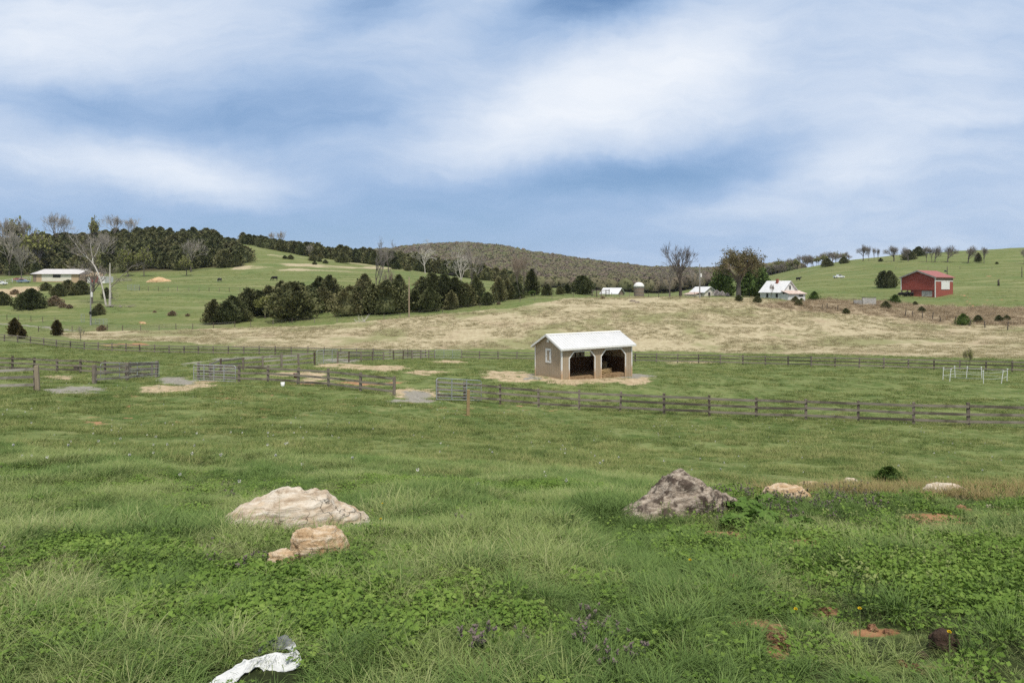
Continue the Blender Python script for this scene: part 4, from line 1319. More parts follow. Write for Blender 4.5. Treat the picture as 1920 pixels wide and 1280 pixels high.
    for px, yt, Y, w, lf, l in ((8, 405, 420, .9, 0, 'pale bare treetop on the skyline at the left edge'), (30, 405, 430, .9, 1, 'pale yellow tinged bare tree on the left skyline'), (48, 408, 425, .8, 0, 'third pale bare tree of the left skyline'),
                                (105, 397, 440, 1.1, 0, 'tallest fine bare tree on the left skyline'), (122, 400, 440, .7, 0, 'thin bare tree right of the tallest on the left skyline'), (180, 403, 440, .7, 1, 'small leafy tree alone on the left skyline'),
                                (215, 400, 445, 1.25, 0, 'wide bare tree on the crest of the left wood'), (243, 406, 445, 1.15, 0, 'low bare tree right of the wide one on the crest'), (75, 424, 350, 1.0, 1, 'yellowish tree inside the left wood'), (190, 430, 345, 1.0, 0, 'pale tan tree inside the left wood'),
                                (358, 446, 330, 1.3, 0, 'purple brown bare tree at the right part of the left wood'), (40, 457, 280, .8, 0, 'grey bare tree at the front of the left wood, above the car'), (525, 431, 470, .9, 0, 'fine bare treetop above the ridge wood'),
                                (508, 433, 470, .8, 0, 'second fine bare treetop above the ridge wood'), (18, 425, 330, 1.0, 0, 'grey bare tree in the left end of the wood'), (580, 457, 420, 1.0, 0, 'grey tree in the ridge wood above the loose bushes'),
                                (182, 457, 300, .6, 1, 'fresh green small tree in the left wood behind the sycamore'), (240, 455, 320, .7, 1, 'tan budding tree in the middle of the left wood'), (270, 459, 318, .8, 1, 'second tan budding tree in the middle of the left wood'), (350, 476, 312, 1.0, 1, 'olive grey tree at the lower edge of the left wood')):
        bare(px, yt, l, sky3 if lf else palet, Y=Y, wide=w * .85, group=wg, leaf=(s3l if lf else None))
    # saplings
    o = bare(1814, 652, 'spindly budding sapling inside the white tape pen', slim, ybase=700, wide=.8, leaf=leaf_cloud('foliage', slim[2][::4], 1, .03, YBUD, 8, .04), name='sapling')
    bare(151, 610, 'thin leafless sapling behind the board fence at left', rn2, ybase=640, wide=.8, name='sapling')
    bare(497, 556, 'pale yellow green budding willow at the front of the belt', rn2, ybase=597, wide=1.2, leaf=leaf_cloud('foliage', rn2[2], 3, .05, YBUD, 9, .05), name='budding_tree')
    bare(912, 548, 'fresh green small tree in front of the evergreen belt', rn2, ybase=570, wide=1.1, leaf=leaf_cloud('foliage', rn2[2], 4, .05, GREENB, 10, .05), name='leafy_tree')
    bare(998, 545, 'bright green low tree under the cedar where the belt ends', rn2, ybase=556, wide=1.6, leaf=leaf_cloud('foliage', rn2[2], 4, .06, GREENB, 11, .05), name='leafy_tree')


HOL = cedar_mesh('crown', 360, 'column', 1500, HOLLY, .075)
SPR = cedar_mesh('crown', 361, 'cone', 1300, PINE, .085)
SPR2 = cedar_mesh('crown', 363, 'oval', 1500, leaf_mat('dark_green_leaf', [(.055, .098, .028), (.095, .145, .042), (.14, .19, .065)], .12, .5, .35, .65, .15), .085)
GRB = cedar_mesh('crown', 362, 'bush', 1200, GREENB, .10)
BRUSH = cedar_mesh('crown', 364, 'bush', 700, BRAMM, .16)


def woodland():
    """the unbroken canopy between and behind the single evergreens of the two woods"""
    R = np.random.RandomState(31)
    Y = np.concatenate([R.uniform(345, 462, 620), R.uniform(425, 500, 520)])
    px = np.concatenate([R.uniform(-70, 455, 620), R.uniform(455, 930, 520)])
    x = (px - HX) / F * Y
    z = H(x, Y)
    py = HY - (z - CZ) / Y * F
    left = np.arange(len(Y)) < 620
    back = np.interp(px, [452, 480, 560, 640, 720, 860, 980], [448, 442, 437, 432, 422, 394, 356])
    keep = np.where(left, (px < 390) | (py > 452 + (px - 395) * .52), (Y > back + 3) & (Y < back + 60))
    src = [bpy.data.objects.new('wood_tree', m_) for m_ in FARC]
    sc = np.where(left, R.uniform(5.5, 9.0, len(Y)), R.uniform(6.0, 9.0, len(Y)))
    sc = sc * np.where(left, 1.0, np.interp(px, [452, 560, 760, 900, 980], [.8, .95, 1.1, 1.0, .7]))
    scatter('woodland', np.stack([x, Y, z - .3], -1)[keep], sc[keep], R.randint(0, 5, keep.sum()), src, 'unbroken dark evergreen canopy filling the hill woods', 'woodland', .06, 31)


def far_forest():
    """the wooded hill behind everything: one mass of crowns"""
    fm = [leaf_mat('far_canopy', [(.130, .104, .084), (.155, .124, .094), (.148, .130, .082), (.160, .158, .080), (.132, .152, .068), (.118, .132, .062)], .1, .9, .008, .85, .05, None, .50, .06)]
    src = []
    for i in range(5):
        R = np.random.RandomState(400 + i)
        n = 70
        d = R.randn(n, 3)
        d[:, 2] = np.abs(d[:, 2])
        d /= np.linalg.norm(d, axis=1, keepdims=True)
        C = d * np.array([5.0, 5.0, 4.6]) * (.86 + .2 * R.rand(n, 1)) + np.array([0, 0, 5.0])
        V, Q = cards(C, d + R.randn(n, 3) * .5, 1.6 * (.5 + R.rand(n)), .45, R)
        na, nh = 14, 9
        dome = []
        for a_ in range(nh):
            t = math.pi * (.02 + .62 * a_ / (nh - 1))
            for j in range(na):
                f_ = 2 * math.pi * j / na
                r_ = .80 + .32 * vnoise(math.cos(f_) * math.sin(t) * 1.6 + 20 + i * 9, math.sin(f_) * math.sin(t) * 1.6 + t + 20)
                dome.append((5.3 * r_ * math.sin(t) * math.cos(f_), 5.3 * r_ * math.sin(t) * math.sin(f_), 5.0 + 4.9 * r_ * math.cos(t)))
        k = len(V)
        qs = [(k + a_ * na + j, k + (a_ + 1) * na + j, k + (a_ + 1) * na + (j + 1) % na, k + a_ * na + (j + 1) % na) for a_ in range(nh - 1) for j in range(na)]
        k2 = k + len(dome)
        st = np.array([(-.35, 0, -1), (.35, 0, -1), (.3, 0, 6), (-.3, 0, 6), (0, -.35, -1), (0, .35, -1), (0, .3, 6), (0, -.3, 6)], float)
        me = mesh_np('far_tree', np.concatenate([V, np.array(dome), st]), np.concatenate([Q, np.array(qs), [[k2, k2 + 1, k2 + 2, k2 + 3], [k2 + 4, k2 + 5, k2 + 6, k2 + 7]]]), 4, dict(r=np.concatenate([np.repeat(R.rand(n), 4), np.full(len(dome), .5), np.zeros(8)])), True)
        me.materials.append(fm[0])
        src.append(bpy.data.objects.new('far_tree', me))
    R = np.random.RandomState(3)
    Y = np.sqrt(560 ** 2 + (1800 ** 2 - 560 ** 2) * R.rand(26000))
    px = 600 + R.rand(26000) * 900
    x = (px - HX) / F * Y
    keep = (Y > np.interp(px, [600, 760, 900, 1000, 1250, 1400, 1500], [900, 900, 760, 600, 560, 600, 700])) & (R.rand(26000) < .62)
    x, Y = x[keep], Y[keep]
    P = np.stack([x, Y, H(x, Y) - .5], -1)
    o = scatter('forest', P, .75 + .6 * R.rand(len(x)), R.randint(0, 5, len(x)), src, 'brown and olive spring woodland covering the far round hill', 'forest', .05, 12)
# ------------------------------------------------------------------ materials of built things
def wood_mat(name, c1, c2, c3, axis=0):
    m, g = new_mat(name)
    co = g.n('ShaderNodeTexCoord', 'Object')
    s = [14.0, 14.0, 14.0]
    s[axis] = .9
    mp = g.n('ShaderNodeMapping', Vector=co, Scale=tuple(s))
    n = g.noise(mp, 1.6, 6, .65)
    n2 = g.noise(co, .9, 4, .6)
    rnd = g.n('ShaderNodeObjectInfo', 'Random')
    col = g.mix(g.remap(n, .3, .7), c1, c2)
    f = g.remap(g.math('ADD', n2, g.math('MULTIPLY', g.math('SUBTRACT', rnd, .5), .35)), .45, .65)
    col = g.mix(f, col, c3)
    finish(g, col, .9, .1, bump=n, bstr=.4, bdist=.01)
    return m


BOARD = wood_mat('weathered_board', (.165, .140, .110), (.315, .275, .225), (.110, .093, .074), 0)
PALEBOARD = wood_mat('pale_weathered_board', (.270, .245, .208), (.430, .395, .340), (.190, .168, .140), 0)
POSTW = wood_mat('weathered_post', (.150, .122, .096), (.270, .232, .192), (.100, .080, .062), 2)
PALEPOST = wood_mat('pale_post', (.24, .19, .13), (.36, .30, .22), (.19, .15, .11), 2)
NEWPOST = wood_mat('tan_post', (.34, .25, .14), (.46, .36, .22), (.30, .21, .11), 2)
KICK = wood_mat('stall_plank', (.085, .044, .022), (.150, .082, .042), (.060, .032, .017), 0)
GALV = rough_mat('galvanised_tube', (.40, .41, .42), (.52, .53, .54), 8, .42, .5, .05, metal=.55)
WHITEP = rough_mat('white_paint', (.66, .65, .62), (.78, .77, .74), 3, .6, .3, .1)
WHITEPL = rough_mat('white_plastic', (.72, .72, .70), (.80, .80, .79), 3, .5, .4, .05)
WIRE = rough_mat('rusty_wire', (.16, .14, .12), (.22, .19, .16), 5, .7, .3)
CABLE = rough_mat('black_cable', (.03, .03, .03), (.05, .05, .05), 5, .6, .3)
DARKG = rough_mat('dark_opening', (.012, .012, .013), (.02, .02, .022), 3, .3, .5)
CONC = rough_mat('concrete', (.33, .32, .30), (.47, .45, .42), 2.5, .9, .1, .3, c3=(.22, .21, .19))
STEELP = rough_mat('grey_pole', (.22, .21, .20), (.32, .31, .29), 2, .8, .2, stretch=(1, 1, .2))
DARKP = rough_mat('dark_pole', (.07, .06, .05), (.12, .10, .085), 2, .85, .2, stretch=(1, 1, .2))
TANP = rough_mat('tan_pole', (.27, .20, .14), (.38, .30, .22), 2, .85, .2, stretch=(1, 1, .2))
STRAWBALE = rough_mat('hay', (.22, .15, .07), (.36, .26, .14), 16, .95, .05, .8, .03, stretch=(1, 1, 3))


def ribbed(name, c1, c2, per_m, axis, rough=.45, spec=.4, metal=0.0, groove=.5, wear=None):
    """sheet with pressed ribs or cut grooves, running across the given axis"""
    m, g = new_mat(name)
    co = g.n('ShaderNodeTexCoord', 'Object')
    sp = g.n('ShaderNodeSeparateXYZ', None, Vector=co)
    fr = g.math('FRACT', g.math('MULTIPLY', sp.outputs[axis], per_m))
    ln = g.math('SUBTRACT', 1.0, g.remap(g.math('ABSOLUTE', g.math('SUBTRACT', fr, .5)), .0, .09))
    n = g.noise(co, 1.3, 5, .6)
    n8 = g.noise(co, 9, 4, .6)
    col = g.mix(g.remap(n, .35, .65), c1, c2)
    col = g.mix(g.math('MULTIPLY', n8, .25), col, tuple(v * .8 for v in c1))
    col = g.mix(g.math('MULTIPLY', ln, groove), col, tuple(v * .55 for v in c1))
    if wear:
        zz = g.math('ADD', sp.outputs[2], g.math('MULTIPLY', g.math('SUBTRACT', n8, .5), .9))
        col = g.mix(g.math('MULTIPLY', g.remap(zz, wear[1], wear[0]), g.remap(n, .25, .6)), col, wear[2])
    finish(g, col, rough, spec, metal, g.math('MULTIPLY', ln, -1.0), .6, .02)
    return m


SIDING = ribbed('tan_siding', (.365, .285, .195), (.400, .318, .222), 3.28, 0, .8, .15, wear=(-.1, .35, (.34, .25, .15)))
SIDINGY = ribbed('tan_siding_end', (.375, .295, .205), (.410, .330, .234), 3.28, 1, .8, .15, wear=(-.1, .35, (.34, .25, .15)))
ROOFW = ribbed('white_roof_sheet', (.60, .605, .61), (.66, .66, .665), 3.3, 0, .38, .5, groove=.22)
m, g = new_mat('white_trim')
co = g.n('ShaderNodeTexCoord', 'Object')
sp = g.n('ShaderNodeSeparateXYZ', None, Vector=co)
n = g.noise(co, 2.2, 4, .6)
zz = g.math('ADD', sp.outputs[2], g.math('MULTIPLY', g.math('SUBTRACT', n, .5), 1.0))
c_ = g.mix(g.remap(zz, .95, .30, 0, .85), (.74, .73, .70), (.50, .31, .15))
finish(g, c_, .6, .3)
TRIM = m
REDB = ribbed('red_barn_sheet', (.270, .060, .046), (.310, .075, .058), 2.0, 2, .7, .2, groove=.3)
REDS = ribbed('red_barn_board', (.300, .080, .058), (.350, .100, .072), 2.0, 1, .7, .2, groove=.3)
REDR = ribbed('red_barn_roof', (.300, .095, .080), (.350, .125, .105), 1.4, 1, .55, .3, groove=.3)
CREAM = rough_mat('cream_wall', (.66, .61, .50), (.76, .71, .60), 2, .85, .15)
TANB = rough_mat('tan_brick', (.45, .32, .20), (.56, .42, .28), 9, .9, .1)
BROWNB = rough_mat('brown_brick', (.20, .15, .115), (.28, .22, .17), 9, .9, .1)
ROOFG = ribbed('pale_grey_roof', (.50, .48, .48), (.58, .56, .56), 1.5, 0, .6, .3, groove=.3)
ROOFH = ribbed('pale_metal_roof', (.62, .63, .65), (.72, .73, .74), 1.6, 1, .5, .4, groove=.3)
RUST = rough_mat('rusty_roof', (.42, .29, .23), (.60, .50, .45), 1.2, .7, .2)
BRICK = rough_mat('red_brick', (.25, .085, .055), (.34, .13, .09), 6, .9, .1)
REDD = rough_mat('red_door', (.30, .05, .045), (.36, .07, .06), 2, .6, .3)


def swapxy():
    return Matrix.Rotation(math.radians(90), 4, 'Z')


def side_prism(mb, outline, x0, x1, mi=0):
    """outline in y,z extruded along x"""
    return mb.prism(outline, -x1, -x0, mi, swapxy())


# ------------------------------------------------------------------ fences
def fence(name, label, posts, h, cat='fence', rails=(.28, .68, 1.08), bm=None, pm=None, pw=.14, bh=.145, side=1, per_bay=True, seed=0, group=None, ptop=.16, ymin=20):
    """board fence through posts given by the photo pixels of their feet"""
    bm, pm = bm or BOARD, pm or POSTW
    R = random.Random(seed)
    P = [at(px, py, ymin) for px, py in posts]
    o = empty(name, P[0], label, cat, group)
    hs = []
    for i, p in enumerate(P):
        d = (P[min(i + 1, len(P) - 1)] - P[max(i - 1, 0)])
        a = math.atan2(d.y, d.x)
        hh = h + R.uniform(-.05, .06)
        mb = MB().box((-pw / 2, -pw / 2, -.3), (pw / 2, pw / 2, hh))
        q = mb.build('post', pm, o, loc=p - P[0])
        q.rotation_euler = (R.gauss(0, .018), R.gauss(0, .018), a)
    off = []
    for i in range(len(P)):
        d = (P[min(i + 1, len(P) - 1)] - P[max(i - 1, 0)]).normalized()
        off.append(Vector((d.y, -d.x, 0)) * side * (pw / 2 + .018))
    for r in rails:
        z = r * h / 1.24
        if per_bay:
            for i in range(len(P) - 1):
                a = P[i] - P[0] + off[i] + Vector((0, 0, z + R.gauss(0, .018)))
                b = P[i + 1] - P[0] + off[i + 1] + Vector((0, 0, z + R.gauss(0, .018)))
                L = (b - a).length
                mb = MB().box((.004, -.016, -bh / 2), (L - .004, .016, bh / 2))
                q = mb.build('board', bm, o, loc=a)
                d = (b - a).normalized()
                q.rotation_euler = Matrix((d, Vector((-d.y, d.x, 0)).normalized(), d.cross(Vector((-d.y, d.x, 0)).normalized()))).transposed().to_euler()
        else:
            mb = MB()
            n = len(P)
            for i in range(n):
                c = P[i] - P[0] + off[i] + Vector((0, 0, z + R.gauss(0, .015)))
                t = off[i].normalized() * .016
                for s1, s2 in ((-1, -1), (1, -1), (1, 1), (-1, 1)):
                    mb.v.append(tuple(c + t * s1 + Vector((0, 0, bh / 2 * s2))))
            for i in range(n - 1):
                for k in range(4):
                    mb.f.append((i * 4 + k, i * 4 + (k + 1) % 4, i * 4 + 4 + (k + 1) % 4, i * 4 + 4 + k))
                    mb.m.append(0)
            mb.build('rail', bm, o)
    return o


def wire_fence(label, posts, h, wires=3, pr=.06, pm=None, lean=.03, name='wire_fence', ymin=20, seed=1, wr=.012, wm=None, group=None):
    R = random.Random(seed)
    P = [at(px, py, ymin) for px, py in posts]
    o = empty(name, P[0], label, 'fence', group)
    for p in P:
        hh = h * R.uniform(.85, 1.1)
        q = MB().tube([(0, 0, -.3), (0, 0, hh * .6), (0, 0, hh)], [pr, pr * .95, pr * .85], 7).build('post', pm or POSTW, o, loc=p - P[0])
        q.rotation_euler = (R.gauss(0, lean), R.gauss(0, lean), R.uniform(0, 6))
    for w in range(wires):
        z = h * (.3 + .6 * w / max(wires - 1, 1))
        MB().tube([p - P[0] + Vector((0, 0, z)) for p in P], wr, 3, cap=False).build('wire', wm or WIRE, o)
    return o


def gate(label, a, b, h=1.25, bars=6, ups=(.25, .5, .75), z0=.12, name='tube_gate', mat=None, r=.024, ymin=20):
    """tubular gate between two ground points"""
    mat = mat or GALV
    a, b = (at(*a, ymin) if isinstance(a, tuple) else a), (at(*b, ymin) if isinstance(b, tuple) else b)
    d = b - a
    L = math.hypot(d.x, d.y)
    o = empty(name, a, label, 'gate', rz=math.atan2(d.y, d.x))
    sl = d.z / L
    f = MB()
    c = .14
    f.tube([(0, 0, z0), (0, 0, h - c), (c * .3, 0, h - c * .3), (c, 0, h), (L - c, 0, h + sl * (L - c)), (L - c * .3, 0, h - c * .3 + sl * L), (L, 0, h - c + sl * L), (L, 0, z0 + sl * L), (0, 0, z0)], r * 1.1, 7)
    f.build('frame', mat, o)
    for k in range(1, bars):
        z = z0 + (h - z0) * (k / bars) ** 1.12
        MB().tube([(0, 0, z), (L, 0, z + sl * L)], r * .85, 6).build('bar', mat, o)
    for u in ups:
        MB().box((u * L - .022, -r - .004, z0 + sl * u * L), (u * L + .022, r + .004, h + sl * u * L)).build('upright', mat, o)
    return o


def all_fences():
    R1 = [(820, 748), (871, 751), (938, 757), (1010, 763), (1086, 768), (1163, 771), (1245, 776), (1330, 780), (1418, 784), (1511, 787), (1609, 791), (1713, 796), (1816, 799), (1926, 802), (2040, 806)]
    fence('board_fence', 'long dark three board fence running from the gate across the right, nearest the viewer', R1, 1.25, seed=1, side=1)
    M_ = [(372, 711), (394, 712), (448, 716), (502.5, 718), (559, 721.5), (616, 726), (676, 734), (739, 741)]
    fence('board_fence', 'three board fence from the left silver gate to a lone end post by the gravel', M_, 1.24, seed=2)
    R2 = [(395, 710), (414, 701), (456, 695), (492.5, 692), (528, 689.5), (560, 687.5), (590, 684)]
    fence('board_fence', 'pale railed fence with brown posts, from the left silver gate to the middle gate', R2, 1.27, seed=3, bm=PALEBOARD, side=-1)
    R3 = [(633, 681), (654, 679.5), (677, 678), (698.6, 677), (719, 676), (738, 675.3), (756, 674.6), (773, 674), (789, 673.4), (804, 673), (814.5, 672.5)]
    fence('board_fence', 'closely spaced brown posts of the lane fence between the middle gate and the far gate', R3, 1.27, seed=4, bm=PALEBOARD, side=-1)
    BK = [(-60, 637), (-28, 638.5), (8, 640), (33, 642), (57, 645), (82, 648), (106, 651), (132, 653.5), (158, 656), (184, 657.5), (210, 659), (236, 660), (262, 661), (290, 661.8), (317, 662.4), (345, 663), (372, 663.5), (400, 664), (428, 664.3), (457, 664.6), (486, 664.8), (516, 665),
          (546, 665.3), (577, 665.8), (608, 666.3), (639, 667), (669, 667.7), (700, 668.4), (731, 669.2), (764, 670), (798, 671)]
    fence('board_fence', 'far weathered board fence curving along the left back of the paddocks', BK, 1.25, seed=5, per_bay=False)
    BK2 = [(866, 672.3), (899, 673), (934, 673.7), (969, 674.4), (1004, 675), (1041, 675.8), (1078, 676.5), (1115, 677.2), (1152, 678), (1191, 678.7), (1230.5, 679.5), (1270.5, 680.3), (1310, 681.3), (1351, 682.4), (1393, 683.5), (1435, 684.7), (1478, 686), (1521, 687.2), (1565.5, 688.4), (1611, 689.6), (1657, 690.8), (1703, 692), (1751, 693.3), (1799, 694.6), (1848.5, 696), (1898, 697.4), (1950, 699), (2004, 701)]
    fence('board_fence', 'far board fence behind the tan shelter, bordering the straw field', BK2, 1.25, seed=6, per_bay=False)
    fence('board_fence', 'board fence cut by the left edge, ending at a leaning pale post', [(-98, 736), (-14, 733.5), (66, 731)], 1.27, seed=7, bm=PALEBOARD)
    fence('board_fence', 'dark board fence behind the pale ones at left', [(-62, 692), (-20, 692.5), (23, 694), (64, 696), (107, 699), (151, 700), (197, 703), (243, 705), (285, 706)], 1.24, seed=8)
    fence('board_fence', 'short pale board fence of three thick posts between two gravel gaps', [(177, 719), (238, 714), (293.5, 707)], 1.25, seed=9, bm=PALEBOARD, pw=.2)
    p = at(71, 732)
    q = MB().box((-.09, -.09, -.2), (.09, .09, 1.34)).build('wooden_post', PALEPOST, None, loc=p)
    q.rotation_euler = (.03, -.04, .3)
    thing(q, 'pale split post leaning against the end of the left board fence', 'post')
    p = at(877.5, 779)
    q = MB().box((-.075, -.075, -.2), (.075, .075, 1.33)).build('wooden_post', NEWPOST, None, loc=p)
    q.rotation_euler = (0, .012, .2)
    thing(q, 'single clean tan post standing in the turf in front of the silver gate', 'post')
    # gates
    a, b = at(820, 749.5), at(903, 751.5)
    gate('silver tube gate folded back against the near board fence, behind the tan post', a + Vector((0, -.55, 0)), b + Vector((0, -.55, 0)), 1.42, 6, (.33, .66))
    a, b = at(369, 713), at(446, 717)
    gate('silver tube gate at the corner of the left paddock, with dark boards behind it', a + Vector((0, -.5, 0)), b + Vector((0, -.4, 0)), 1.25, 6, (.25, .49, .73))
    gate('silver gate standing open at the middle of the lane fence', (594, 684), (633, 680), 1.42, 6, (.3, .72))
    gate('long pale tube gate in the far corner, seen side on', (815.5, 672.7), (865.5, 672.3), 1.3, 5, (.33, .66), ymin=60)
    gate('low wire gate leaning behind the short pale fence', at(180, 716) + Vector((0, .5, 0)), at(292, 709) + Vector((0, .5, 0)), 1.2, 5, (.3, .6), r=.014)
    gate('pale tube gate beside the utility pole on the left', (172, 608.5), (201, 608.5), 1.25, 5, (.25, .5, .75), ymin=80)
    gate('pale gate panel at the start of the wire fence on the pasture', (239.5, 544.5), (261, 544.5), 1.9, 6, (.3, .6), ymin=120, r=.035)
    q = gate('narrow white panel leaning left of the utility pole', (152, 605), (158, 604), 1.9, 5, (), ymin=80, r=.03)
    # wire fences
    wire_fence('thin wire fence crossing the green pasture below the grazing cows', [(262, 545), (278, 545.5), (297, 545.6), (315, 545.6), (333, 545.6), (354, 545.6), (373, 546), (392, 546.4), (411, 547), (430, 547.4), (450, 548), (470, 548.5), (492, 549)], 1.5, 2, .09, seed=2, ymin=120, wr=.014)
    wire_fence('wire fence with grey posts above the gravel track at far left', [(-10, 600), (13, 600), (35, 601.5), (58, 603), (80, 604.5), (103, 606)], 1.3, 2, .07, seed=3, ymin=80)
    wire_fence('low wire fence with pale rails along the grassy edge right of the tube gate', [(72, 622), (135, 621), (201, 619.5), (230, 620), (264, 620.5), (298, 619.5), (330, 618), (361, 617), (400, 615.5), (440, 613)], 1.2, 3, .08, seed=4, ymin=80, wr=.025, wm=STEELP)
    wire_fence('sagging wire fence along the upper edge of the straw field', [(470, 612), (512, 609), (548, 607), (590, 606), (632, 605), (682, 602), (720, 599), (750, 596), (830, 586), (900, 577), (975, 566), (1003, 564), (1035, 560), (1075, 557)], 1.2, 3, .07, seed=5, ymin=100)
    wire_fence('row of dark leaning posts of an old wire fence among the brambles', [(1697, 594), (1711, 594), (1730, 597), (1748, 599), (1764, 603.5), (1790, 607), (1818, 611), (1847, 614.5), (1889, 619), (1925, 623)], 1.6, 1, .10, DARKP, .12, seed=6, ymin=100)
    wire_fence('short dark posts in the weeds below the farmhouse', [(1541, 580), (1551, 580), (1571, 583)], 1.4, 1, .09, DARKP, .1, seed=7, ymin=100)
    wire_fence('thin post and wire fence along the ridge between corral and pole', [(1147, 556.5), (1162, 556.5), (1180, 557), (1199, 557), (1216, 557.5), (1235, 557.5), (1255, 558), (1275, 558.5), (1302, 558.5), (1330, 559)], 1.35, 3, .08, seed=8, ymin=110)
    wire_fence('wire fence climbing across the right hill above the barn', [(1500, 512), (1560, 509), (1620, 506), (1680, 505), (1740, 505), (1800, 505), (1860, 505), (1925, 506)], 1.4, 2, .09, seed=9, ymin=240)
    fence('corral', 'small dark wooden corral on the ridge left of the silo', [(1110, 556), (1119, 557), (1127, 557), (1136, 556.5), (1142, 555)], 1.9, 'corral', (.3, .65, 1.0, 1.2), seed=10, pw=.18, ymin=110, bm=POSTW)
    wire_fence('pale pipe fence beside the parked car at the far left', [(-15, 533), (10, 532), (23, 530), (36, 528), (58, 525)], 1.7, 4, .10, WHITEP, .0, name='pipe_fence', seed=11, ymin=120, wr=.05, wm=WHITEP)
    fence('board_fence', 'grey board fence running right from the garage of the low house', [(176, 526), (190, 527), (204, 527.5), (218, 527.5), (232, 528), (246, 528)], 1.4, seed=12, bm=PALEBOARD, ymin=150, bh=.2)
    # white tape pen
    ring = [(1768, 712), (1791, 709), (1812, 709.5), (1841, 711), (1888, 715), (1877.6, 719), (1844, 719.5), (1780.5, 715.5)]
    P = [at(*p) for p in ring]
    o = empty('tape_pen', P[0], 'small pen of white plastic posts and white tape round a sapling', 'pen')
    for p in P:
        q = MB().tube([(0, 0, -.1), (0, 0, 1.12)], .026, 7).box((-.05, -.05, 1.10), (.05, .05, 1.16)).build('post', WHITEPL, o, loc=p - P[0])
        q.rotation_euler = (random.Random(p.x).gauss(0, .06), random.Random(p.y).gauss(0, .06), 0)
    for z in (.45, .98):
        mb = MB()
        for i in range(len(P)):
            a, b = P[i] - P[0], P[(i + 1) % len(P)] - P[0]
            m_ = a.lerp(b, .5) + Vector((0, 0, -.05))
            for s, e in ((a, m_), (m_, b)):
                mb.beam(s + Vector((0, 0, z)), e + Vector((0, 0, z)), .008, .022)
        mb.build('tape', WHITEPL, o)


